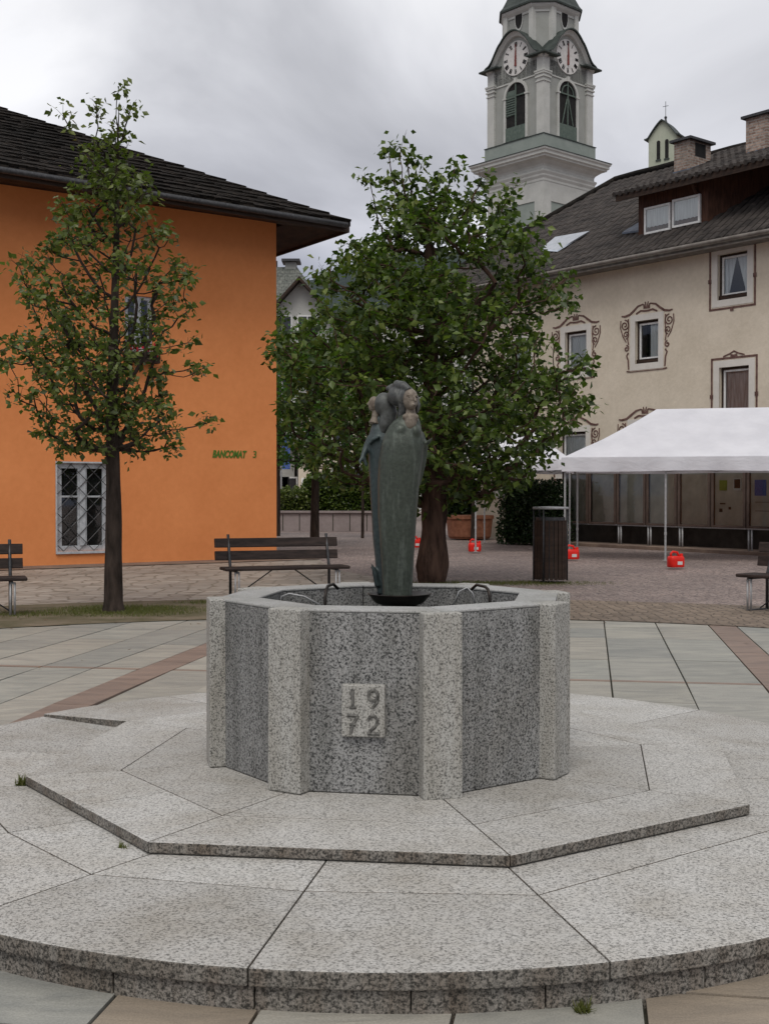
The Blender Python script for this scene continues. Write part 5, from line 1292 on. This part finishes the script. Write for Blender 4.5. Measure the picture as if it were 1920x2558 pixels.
# ------------------------------------------------------------------ benches
def make_bench(loc_, rz_b, label):
    B = empty('park_bench', loc_, rz_b, label, 'bench', 'park benches round the fountain')
    L = 1.62; hb = .79
    # local: x along bench, -y is the front
    for z0_, y_ in ((.715, .235), (.555, .215)):
        m = MB(); m.M = Matrix.Translation((-.02, y_, z0_)) @ Matrix.Rotation(R(-12), 4, 'X'); m.bx(-L/2, L/2, -.018, .018, -.058, .058); o_ = m.build('back_slat', M['benchwood'], B, bevel=.006)
    for y_ in (-.215, -.09, .035):
        m = MB(); m.bx(-L/2+.01, L/2, y_-.055, y_+.055, .385, .425); m.build('seat_slat', M['benchwood'], B, bevel=.012)
    for x_ in (-L/2+.16, L/2-.16):
        m = MB(); m.tube([(x_, .13, 0), (x_, .13, .40), (x_, .20, .60), (x_, .262, hb+.03)], .019, 8); m.build('back_post', M['dsteel'], B, smooth=True)
        for dx_ in (-.018,): m = MB(); m.tube([(x_-.018, -.22, 0), (x_-.018, -.22, .37)], .012, 8); m.tube([(x_-.018, -.22, .36), (x_+.028, -.22, .36)], .012, 8); m.tube([(x_+.028, -.22, 0), (x_+.028, -.22, .37)], .012, 8); m.build('leg', M['steel'], B, smooth=True)
        m = MB(); m.tube([(x_, -.24, .375), (x_, .14, .375)], .014, 6); m.build('seat_bracket', M['dsteel'], B); m = MB(); m.tube([(x_, -.22, .012), (x_, .13, .012)], .012, 6); m.build('foot_rail', M['dsteel'], B)
    m = MB(); m.tube([(-L/2+.16, .0, .03), (-.15, -.02, .375)], .008, 6); m.build('cross_brace', M['dsteel'], B); m = MB(); m.tube([(L/2-.16, .0, .03), (.15, -.02, .375)], .008, 6); m.build('cross_brace', M['dsteel'], B)
    return B
def place_like(src, loc_, rz_b, label):
    c = copy_tree(src); c.location = loc_; c.rotation_euler = (0, 0, rz_b); c['label'] = label; return c
bm = on(703, 1497, 0)
B1 = make_bench((bm.x+.02, bm.y, 0), math.atan2(1, 2.74), 'dark slatted wooden bench behind the basin, left of the statue')
bL = on(23, 1530, 0)
B2 = place_like(B1, (bL.x-.52, bL.y-.45, 0), R(20), 'dark slatted wooden bench at the left edge beside the young tree')
bR = on(1897, 1528, 0)
B3 = place_like(B1, (bR.x+.46, bR.y-.34, 0), R(-52), 'dark slatted wooden bench at the right edge on the brown cobbles')
# ------------------------------------------------------------------ litter bin
bb = on(1374, 1450, 0)
LB = empty('litter_bin', (bb.x, bb.y, 0), R(-12), 'round dark slatted litter bin with a flat steel lid on three posts', 'litter bin')
kb_ = bb.y/F; rbn = 40*kb_; hb = (1452-1268)*kb_
m = MB()
for i in range(22):
    a_ = 2*math.pi*i/22; m.box((rbn*math.cos(a_)*.97, rbn*math.sin(a_)*.97, hb*.40+.02), (.018, rbn*2*math.pi/22*.80, hb*.80), a_)
m.build('slats', M['dwood'], LB, bevel=.003)
m = MB(); m.lathe([(.01, .04), (rbn*.92, .04), (rbn*.92, hb*.86), (rbn*.86, hb*.86), (rbn*.86, .06)], (0, 0, 0), 32); m.build('liner', M['dsteel'], LB, smooth=False)
m = MB(); m.lathe([(.01, hb-.035), (rbn*1.10, hb-.035), (rbn*1.13, hb-.02), (rbn*1.10, hb), (.01, hb+.01)], (0, 0, 0), 36); m.build('lid', M['steel'], LB)
for a_ in (R(-110), R(10), R(135), R(190)):
    m = MB(); m.tube([(rbn*1.04*math.cos(a_), rbn*1.04*math.sin(a_), 0), (rbn*1.04*math.cos(a_), rbn*1.04*math.sin(a_), hb-.036)], .014, 8); m.build('post', M['dsteel'], LB, smooth=True)
# ------------------------------------------------------------------ tents
def tent(name, corner, d, L, Dp, hem, hemh, peak, legs, label, ridge=True):
    d = Vector(d).normalized(); nb = Vector((-d.y, d.x)); nb = nb if nb.y > 0 else -nb
    T = empty(name, (corner[0], corner[1], 0), 0, label, 'tent', 'white pavilion tents')
    def p(s_, o_, z): q = d*s_+nb*o_; return (q.x, q.y, z)
    zt_ = hem+hemh; hd = Dp/2
    ra, rb2 = (hd*1.25, L-hd*1.25) if ridge else (L/2-.01, L/2+.01)
    N_ = 14; m = MB()
    def pan(a_, b_, c_, e_, n1_=16, n2_=8, sag=.05):
        vs_ = []
        for j in range(n2_+1):
            t_ = j/n2_
            for i in range(n1_+1):
                s_ = i/n1_; q = V3(a_).lerp(V3(b_), s_).lerp(V3(e_).lerp(V3(c_), s_), t_)
                q.z -= sag*math.sin(math.pi*t_)*(1-.3*math.sin(math.pi*s_))-.012*math.sin(s_*17+t_*5)*math.sin(t_*9)*(t_*(1-t_)*4)
                vs_.append(tuple(q))
        m.add(vs_, [(j*(n1_+1)+i, j*(n1_+1)+i+1, (j+1)*(n1_+1)+i+1, (j+1)*(n1_+1)+i) for j in range(n2_) for i in range(n1_)])
    pan(p(0, 0, zt_), p(L, 0, zt_), p(rb2, hd, peak), p(ra, hd, peak)); pan(p(L, Dp, zt_), p(0, Dp, zt_), p(ra, hd, peak), p(rb2, hd, peak))
    pan(p(0, Dp, zt_), p(0, 0, zt_), p(ra, hd, peak), p(ra, hd, peak)); pan(p(L, 0, zt_), p(L, Dp, zt_), p(rb2, hd, peak), p(rb2, hd, peak))
    m.build('canopy', M['tent'], T, smooth=True)
    m = MB()
    def val(a_, b_, nseg=60):
        vs_ = []; a_, b_ = Vector(a_), Vector(b_); dd = (b_-a_).normalized(); nn_ = Vector((dd.y, -dd.x))
        for r_ in range(4):
            f_ = r_/3
            for i in range(nseg+1):
                t_ = i/nseg; q = a_.lerp(b_, t_)+nn_*(.02+.022*f_*math.sin(t_*23)+.014*f_*math.sin(t_*57+1)); vs_.append((q.x, q.y, zt_+.004-(hemh+.01*math.sin(t_*11))*f_))
        n1_ = nseg+1; m.add(vs_, [(r_*n1_+i, r_*n1_+i+1, (r_+1)*n1_+i+1, (r_+1)*n1_+i) for r_ in range(3) for i in range(nseg)])
    q2 = lambda s_, o_: p(s_, o_, 0)[:2]
    val(q2(-.01, -.01), q2(L+.01, -.01)); val(q2(L, 0), q2(L, Dp)); val(q2(L, Dp), q2(0, Dp)); val(q2(0, Dp), q2(0, 0))
    m.build('valance', M['tent'], T, smooth=True)
    for s_, o_ in legs:
        m = MB(); x, y, _ = p(s_, o_, 0); m.box((x, y, hem*.5+.01), (.038, .038, hem+.02), math.atan2(d.y, d.x)); m.box((x, y, hem*.3), (.05, .05, .06), math.atan2(d.y, d.x)); lg = m.build('leg', M['steel'], T)
        m = MB(); m.box((x, y, .006), (.10, .10, .010)); m.build('foot_plate', M['steel'], lg)
    m = MB()
    def tr(a_, b_): m.tube([a_, b_], .014, 6)
    for o_ in (0.03, Dp-.03):
        for i in range(6):
            s_ = L*i/6; tr(p(s_, o_, hem+.05), p(s_+L/6, o_, hem+.22)); tr(p(s_, o_, hem+.22), p(s_+L/6, o_, hem+.05))
    m.build('truss', M['steel'], T)
    return T, p
c1 = at(1404, 1178, 25.0); hem1 = c1.z
TA, pA = tent('pavilion_tent', (c1.x, c1.y), (1, -.25), 6.2, 2.95, hem1, (1178-1143)*25/F, at(1655, 1022, 26).z, [(.05, .05), (2.06, .05), (4.12, .05), (6.15, .05), (.05, 2.9), (6.15, 2.9)], 'large white pavilion tent at the right edge, in front of the notice cases')
c2 = at(1182, 1175, 28.2)
TB, pB = tent('pavilion_tent', (c2.x, c2.y), (1, -.12), 2.25, 5.5, c2.z, .24, at(1290, 1040, 29).z, [(.05, .05), (2.2, .05), (.05, 5.4), (2.2, 5.4)], 'white pavilion tent half hidden behind the leaves of the broad tree', ridge=False)
def canister(u, v, label, s_=1.0, rz_c=0.0):
    g = on(u, v, 0); o_ = empty('red_weight', (g.x, g.y, 0), rz_c, label, 'weight', 'red plastic tent weights')
    return o_
w0 = canister(1185, 1378, 'red plastic weight at the slim tent leg right of the tree trunk')
m = MB(); m.loft([[(math.copysign(abs(math.cos(a_))**.5, math.cos(a_))*sx_*.15, math.copysign(abs(math.sin(a_))**.5, math.sin(a_))*sx_*.10, z) for a_ in [2*math.pi*k/20 for k in range(20)]] for z, sx_ in ((0.0, .92), (.02, 1), (.14, 1), (.19, .95), (.205, .8))])
bo = m.build('body', M['red'], w0, smooth=True)
m = MB(); m.tube([(-.10, 0, .19), (-.10, 0, .25), (-.06, 0, .285), (.03, 0, .27), (.07, 0, .19)], .022, 8); m.build('handle', M['red'], w0, smooth=True)
m = MB(); m.lathe([(.01, .20), (.03, .20), (.03, .245), (.01, .25)], (.115, 0, 0), 12); m.build('cap', M['red'], w0)
m = MB(); m.box((.03, -.101, .08), (.10, .004, .06)); m.build('sticker', M['paper'], w0)
for u, v, lab in ((1427, 1397, 'red plastic weight at the left front leg of the large tent'), (1687, 1417, 'red plastic weight at the middle leg of the large tent, nearest the bench'), (1036, 1368, 'red plastic weight peeking out between statue and thick tree trunk')):
    g = on(u, v, 0); c = copy_tree(w0); c.location = (g.x, g.y, 0); c.rotation_euler = (0, 0, R(u % 50-20)); c['label'] = lab
# ------------------------------------------------------------------ notice cases behind the tent
pa = Vector((8.37+.5*.9, 27.8-.9)); pb_ = Vector((4.85, 33.2)); cdn = (pb_-pa).normalized(); cn = Vector((cdn.y, -cdn.x)); cn = cn if cn.y < 0 else -cn
Lc = (pb_-pa).length
NCS = 7; wc_ = Lc/NCS; rz_c = math.atan2(-cdn.y, -cdn.x)
ncdesc = ['a blue poster', 'a yellow green poster', 'empty panes right of its middle leg', 'bare panel left of its middle leg', 'a wide plain beige panel', 'a small white sheet in its top corner', 'plain dark panes at the far left end']
for i in range(NCS):
    c_ = pa+cdn*(wc_*(i+.5)); hc = 1.92
    E_ = empty('notice_case', (c_.x, c_.y, 0), rz_c, 'glazed notice case under the large tent showing '+ncdesc[i], 'notice case', 'glazed notice cases in a row')
    w2 = wc_/2-.02; zb_ = .56
    m = MB()
    for x_ in (-w2+.035, w2-.035): m.bx(x_-.032, x_+.032, -.05, .05, zb_+.05, hc); 
    m.bx(-w2, w2, -.05, .05, zb_, zb_+.049); m.bx(-w2, w2, -.05, .05, hc+.001, hc+.05); m.build('frame', M['cwood'], E_, bevel=.004)
    m = MB(); m.bx(-w2+.07, w2-.07, .02, .04, zb_+.05, hc); m.build('back_panel', M['board'], E_)
    m = MB(); m.add([(-w2+.07, -.03, zb_+.05), (w2-.07, -.03, zb_+.05), (w2-.07, -.03, hc), (-w2+.07, -.03, hc)], [(0, 1, 2, 3)]); m.build('pane', M['caseglass'], E_)
    m = MB(); m.bx(-w2-.005, w2+.005, -.03, .03, zb_-.03, zb_-.001); m.build('rail', M['steel'], E_)
    if i % 2 == 0 or i == 3:
        for x_ in (-w2+.03, -w2+.12): m = MB(); m.tube([(x_, 0, 0), (x_, 0, zb_-.03)], .022, 8); m.build('post', M['steel'], E_, smooth=True)
    if i == 0:
        m = MB(); m.bx(-.32, .0, .0, .018, 1.30, 1.66); m.build('blue_poster', M['bluepaper'], E_)
        for z in (1.15, .95): m = MB(); m.bx(-.3, .3, .0, .01, z, z+.012); m.build('shelf', M['dsteel'], E_)
    if i == 1:
        m = MB(); m.bx(-.30, -.08, .0, .018, 1.42, 1.66); m.build('poster', M['ygpaper'], E_)
        m = MB(); m.bx(.12, .36, .0, .018, 1.42, 1.70); m.build('sheet', M['paper'], E_)
        m = MB(); m.bx(.15, .33, -.002, .0, 1.47, 1.68); m.build('photo', M['black'], E_)
        m = MB(); m.bx(-.28, -.13, .0, .018, 1.10, 1.13); m.bx(-.02, .04, .0, .018, .98, 1.04); m.bx(-.3, -.22, .0, .018, .92, 1.0); m.build('small_note', M['black'], E_)
    if i == 5:
        m = MB(); m.bx(-.35, -.18, .0, .018, 1.40, 1.62); m.build('sheet', M['paper'], E_)
    if i == 4:
        m = MB()
        for z in (.9, 1.0, 1.1, 1.2, 1.3, 1.42): m.bx(.05, .09, .0, .018, z, z+.03)
        m.build('small_note', M['paper'], E_)
g_ = cn*-.55
m = MB(); A_, B_ = pa-cdn*3+(-cn)*.55, pb_+cdn*.4+(-cn)*.55
m.prism([(A_.x, A_.y), (A_.x-cn.x*.3, A_.y-cn.y*.3), (B_.x-cn.x*.3, B_.y-cn.y*.3), (B_.x, B_.y)][::-1], -.05, 1.35)
tag(m.build('low_wall', M['plinth']), 'low dark stone wall behind the notice cases', 'wall')
m = MB(); A_, B_ = pa-cdn*3+cn*.35, pb_+cdn*.4+cn*.35
m.prism([(A_.x, A_.y), (A_.x-cn.x*1.0, A_.y-cn.y*1.0), (B_.x-cn.x*1.0, B_.y-cn.y*1.0), (B_.x, B_.y)][::-1], -.05, .05); tag(m.build('kerb', M['kerb'], bevel=.01), kind='structure')
# ------------------------------------------------------------------ hedges, planter wall, pot
def hedge(name, u0, u1, vt, D_, depth, label, seed, n, ls, mat, cat='hedge', z0=0.0, rzp=0.0):
    a_ = at(u0, HV, D_); b_ = at(u1, HV, D_); zt_ = at(960, vt, D_).z; rnd = random.Random(seed); H_ = empty(name, ((a_.x+b_.x)/2, D_+depth/2, z0), rzp, label, cat)
    hw = (b_.x-a_.x)/2; hh = zt_-z0; m = MB(); m.bx(-hw*.86, hw*.86, -depth*.34, depth*.34, .02, hh*.80); m.build('shade_core', M['leafd_core'], H_)  # dark box filling the hedge, inner shade painted as its colour
    P_ = []
    for _ in range(n):
        th_ = rnd.uniform(0, 1); x = rnd.uniform(-1, 1); y = rnd.uniform(-1, 1); z = rnd.uniform(0, 1)
        f = rnd.random()
        if f < .45: y = -1+rnd.uniform(-.12, .2)
        elif f < .8: z = 1+rnd.uniform(-.18, .06)+.07*math.sin(x*9+seed)
        else: x = math.copysign(1+rnd.uniform(-.1, .05), x)
        e = 1-.16*max(0, z)**4
        P_.append((x*hw*e, y*depth/2*e, z*hh))
    leafcloud(P_, ls, seed, 'foliage', mat, H_); return H_
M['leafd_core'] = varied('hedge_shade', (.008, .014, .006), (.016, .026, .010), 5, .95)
hedge('hedge', 748, 940, 1192, 46.0, 1.6, 'dark clipped hedge growing above the pinkish planter wall, left of the statue', 5, 9000, .12, M['leaf2'])
hedge('bush', 690, 770, 1225, 45.6, 1.2, 'brownish low bush at the corner of the orange building', 6, 2600, .11, M['leaf1'], 'bush')
hedge('hedge', 1262, 1430, 1214, 32.6, 1.1, 'dark hedge between the slim tent leg and the litter bin', 7, 8000, .10, M['leafd'], rzp=R(-42))
hedge('shrub', 1112, 1238, 1165, 38.6, 1.4, 'very dark shrub growing out of the terracotta planter', 9, 5000, .12, M['leafd'], 'shrub', .45)
pw0 = at(640, HV, 45.0); pw1 = at(940, HV, 44.0)
m = MB(); m.prism([(pw0.x, 45.2), (pw1.x, 44.4), (pw1.x, 44.7), (pw0.x, 45.5)], -.05, at(960, 1281, 45).z); plw = m.build('planter_wall', M['pinkwall'], bevel=.02)
tag(plw, 'low pinkish concrete planter wall with a coping under the clipped hedge', 'wall')
m = MB(); m.prism([(pw0.x, 45.12), (pw1.x, 44.32), (pw1.x, 44.8), (pw0.x, 45.6)], at(960, 1281, 45).z+.002, at(960, 1276, 45).z); m.build('coping', M['pinkwall'], plw)
for t_ in (.22, .36, .5, .64, .78, .92):
    x = pw0.x+(pw1.x-pw0.x)*t_; y = 45.2-.8*t_; m = MB(); m.box((x, y-.003, .3), (.03, .012, .6)); m.build('joint', M['moss'], plw)
pg = on(1172, 1345, 0); pr_ = 58*pg.y/F; ph = (1345-1287)*pg.y/F
PO = empty('terracotta_planter', (pg.x, pg.y, 0), 0, 'big round terracotta planter right of the thick tree trunk', 'planter')
m = MB(); m.lathe([(.01, 0), (pr_*.85, 0), (pr_*.92, ph*.1), (pr_, ph*.84), (pr_*.9, ph*.84), (pr_*.85, ph*.7), (.01, ph*.7)], (0, 0, 0), 40); m.build('pot', M['terracotta'], PO, smooth=False)
m = MB(); m.lathe([(pr_*.95, ph*.85), (pr_*1.05, ph*.85), (pr_*1.05, ph), (pr_*.93, ph)], (0, 0, 0), 40); m.build('lip', M['terracotta'], PO)
# ------------------------------------------------------------------ background houses
def house(name, u0, u1, v_eave, v_apex, D_, depth, rz_h, label, wallm, roofm, wins_, gable=True):
    a_ = at(u0, HV, D_); b_ = at(u1, HV, D_); wd_ = b_.x-a_.x; H_ = empty(name, (a_.x, D_, 0), rz_h, label, 'house', 'houses behind the square')
    ze_ = at(960, v_eave, D_).z; za_ = at(960, v_apex, D_).z; m = MB()
    m.loft([[(0, y_, -.1), (wd_, y_, -.1), (wd_, y_, ze_), (wd_/2, y_, za_), (0, y_, ze_)] for y_ in (0, depth)]); m.build('wall', M[wallm], H_)
    m = MB(); o_ = .8; sl = (za_-ze_)/(wd_/2)
    for sg in (-1, 1):
        x0_ = wd_/2; xe = wd_/2+sg*(wd_/2+o_); slab3(m, [(x0_, -o_, za_+.12), (xe, -o_, za_+.12-sl*(wd_/2+o_)), (xe, depth+o_, za_+.12-sl*(wd_/2+o_)), (x0_, depth+o_, za_+.12)], .22)
    m.build('roof', M[roofm], H_)
    for (fx, fz0, fw2, fh2) in wins_:
        m = MB(); x = wd_*fx; m.bx(x-fw2/2-.08, x+fw2/2+.08, -.05, .02, fz0-.08, fz0+fh2+.08); f_ = m.build('window', M['whitewood'], H_)
        m = MB(); m.bx(x-fw2/2, x-.03, -.07, -.051, fz0, fz0+fh2); m.bx(x+.03, x+fw2/2, -.07, -.051, fz0, fz0+fh2); m.build('pane', M['winglass'], f_)
    return H_, wd_, ze_, za_
M['winglass'] = varied('far_window_glass', (.03, .035, .04), (.06, .065, .07), 2, .1)
HA, wd_, ze_, za_ = house('house', 660, 840, 800, 700, 70, 9, 0, 'house with a big grey roof and dark gable balcony behind the orange corner', 'tow_w', 'dwood', [(.25, 9.9, 1.0, 1.6), (.6, 9.9, 1.0, 1.6), (.25, 6.5, 1.0, 1.6)])
m = MB(); m.loft([[(wd_*.10, -.9, 9.0), (wd_*.95, -.9, 9.0), (wd_*.95, -.75, 9.0), (wd_*.10, -.75, 9.0)], [(wd_*.10, -.9, 9.9), (wd_*.95, -.9, 9.9), (wd_*.95, -.75, 9.9), (wd_*.10, -.75, 9.9)]]); m.bx(wd_*.1, wd_*.95, -.9, 0, 8.85, 8.98); m.build('balcony', M['dwood'], HA)
za2 = at(960, 668, 78).z; xa = at(735, HV, 78).x-HA.location.x
m = MB(); m.loft([[(xa-5.5, 4, ze_-.5), (xa+3.6, 4, ze_-.5), (xa+3.6, 13, ze_-.5), (xa-5.5, 13, ze_-.5)], [(xa-1.4, 7.8, za2), (xa+.2, 7.8, za2), (xa+.2, 8.6, za2), (xa-1.4, 8.6, za2)]]); m.build('main_roof', M['greyroof'], HA)
zc2 = at(960, 656, 78).z; xc = at(727, HV, 78).x-HA.location.x
m = MB(); m.bx(xc-.35, xc+.35, 7.7, 8.6, za2-.5, zc2); ch_ = m.build('chimney', M['tow_g'], HA); m = MB(); m.bx(xc-.55, xc+.6, 7.4, 8.9, zc2+.01, zc2+.16); m.build('cap', M['dsteel'], ch_)
m = MB(); m.tube([(xc-.9, 7.9, za2-.4), (xc-.9, 7.9, zc2+.1)], .06, 6); m.build('vent_pipe', M['dsteel'], HA)
house('house', 745, 1010, 1010, 930, 60, 8, R(4), 'low cream house with white windows seen between tree and statue', 'cream', 'greyroof', [(.13, .55, .9, 1.5), (.26, .55, .9, 1.5), (.40, 1.2, .8, 1.5), (.52, 1.2, .8, 1.5), (.68, 1.2, .8, 1.5), (.4, 3.4, .8, 1.3), (.15, 3.4, .8, 1.3)])
house('house', 905, 1190, 800, 740, 95, 9, R(-5), 'distant pale house behind the crown of the broad tree', 'tow_w', 'greyroof', [(.2, 7, 1, 1.5), (.5, 7, 1, 1.5), (.8, 7, 1, 1.5)])
house('house', 560, 735, 1120, 1060, 66, 8, 0, 'small pale house seen under the trees beside the orange corner', 'tow_w', 'dwood', [(.8, .9, .8, 1.3), (.92, .9, .8, 1.3)])
bnp = at(714, 1165, 47)
BA = empty('banner', (bnp.x, 47, 0), 0, 'narrow dark blue banner on a pole beside the orange building corner', 'banner')
m = MB(); m.tube([(-.18, 0, 0), (-.18, 0, 3.8)], .035, 8); m.build('pole', M['steel'], BA)
m = MB(); m.bx(-.14, .16, -.01, .01, 2.3, 3.6); m.build('cloth', M['bluepaper'], BA)
# ------------------------------------------------------------------ hills
def hillmesh(name, pts_, D_, depth, seed):
    rnd = random.Random(seed); m = MB(); n_ = len(pts_); NI = 60; vs_ = []; NJ = 8
    us = [p[0] for p in pts_]; vs2 = [p[1] for p in pts_]
    for j in range(NJ+1):
        f = j/NJ
        for i in range(NI+1):
            u = us[0]+(us[-1]-us[0])*i/NI; v = np.interp(u, us, vs2)+rnd.uniform(-2.5, 2.5)*(1 if j == NJ else .3); top = at(u, v, D_)
            vs_.append((top.x*(1-.35*(1-f)), D_-depth*(1-f), (top.z)*f**.8+rnd.uniform(-2, 2)*f*(1-f)))
    m.add(vs_, [(j*(NI+1)+i, j*(NI+1)+i+1, (j+1)*(NI+1)+i+1, (j+1)*(NI+1)+i) for j in range(NJ) for i in range(NI)])
    return tag(m.build(name, M['hillm'], smooth=True), kind='structure')
hillmesh('hill', [(300, 760), (640, 722), (780, 697), (860, 668), (960, 640), (1080, 625), (1250, 640), (1500, 700), (2100, 760)], 700, 450, 3)
# ------------------------------------------------------------------ grass and weeds
def tuft_pts(cx_, cy_, rx, ry, n, seed, z=0.0):
    rnd = random.Random(seed); P_ = []
    while len(P_) < n:
        x, y = rnd.gauss(0, .5), rnd.gauss(0, .5)
        if x*x+y*y < 1.3: P_.append((cx_+x*rx, cy_+y*ry, z))
    return P_
def blades(P_, h, seed, name, mat):
    n = len(P_); rs_ = np.random.RandomState(seed); P_ = np.array(P_); a_ = rs_.uniform(0, 2*np.pi, n); w_ = h*.10; hh = h*rs_.uniform(.4, 1.3, n); ln = rs_.normal(size=(n, 2))*h*.45
    d_ = np.stack([np.cos(a_)*w_, np.sin(a_)*w_, np.zeros(n)], 1); tip = P_+np.stack([ln[:, 0], ln[:, 1], hh], 1); V = np.stack([P_-d_, P_+d_, tip], 1).reshape(-1, 3); F_ = np.arange(n*3, dtype=np.int32).reshape(-1, 3)
    me = bpy.data.meshes.new(name); me.from_pydata(V.tolist(), [], F_.tolist()); me.update(); at_ = me.attributes.new('rnd', 'FLOAT', 'FACE'); at_.data.foreach_set('value', rs_.beta(2, 2, n).astype(np.float32))
    me.materials.append(mat); o = bpy.data.objects.new(name, me); COL.objects.link(o); return o
P_ = tuft_pts(b1.x+.1, b1.y+.1, .85, .65, 6500, 1, .006)+tuft_pts(b1.x-.9, b1.y-.3, .5, .35, 900, 8, .006)+tuft_pts(-2.0, 14.9, .5, .3, 900, 2, .006)+tuft_pts(b2.x+1.0, b2.y-.2, 1.7, .5, 3500, 3, -.035)+tuft_pts(bb.x-.2, bb.y, .6, .25, 700, 5, -.035)
tag(blades(P_, .034, 2, 'grass', M['grassb']), kind='stuff')
rnd = random.Random(44); FL = []
for (cx_, cy_, sx_, n_) in ((b1.x, b1.y, 1.6, 40), (b2.x, b2.y-.5, 2.6, 60), (2.5, 12.5, 2.2, 30), (-2.5, 9.5, 1.6, 14)):
    for _ in range(n_):
        x, y = rnd.gauss(cx_, sx_), rnd.gauss(cy_, sx_*.7)
        if y > 8.6: FL.append((x, y, .014))
fl_ = leafcloud(FL, .05, 9, 'fallen_leaves', M['leaff'], None, 0.0, fold=.1)
for v_ in fl_.data.vertices: v_.co.z = .012+.18*abs(v_.co.z-.014)
tag(fl_, kind='stuff')
for (u, v, z, n, h, lab) in ((56, 1962, Z1, 70, .045, 'small weed tuft at the left corner of the octagonal step'), (308, 2118, Z1, 30, .025, 'tiny weed in the joint under the octagonal step front left'), (1458, 2528, gz(3.4), 90, .03, 'weed tuft at the foot of the round platform, bottom right')):
    g = on(u, v, z); P_ = tuft_pts(0, 0, .025, .02, n, int(u), 0); o_ = blades(P_, h, int(u), 'weed', M['grassb']); o_.location = (g.x, g.y, z); tag(o_, lab, 'weed')
scene.render.engine = 'CYCLES'
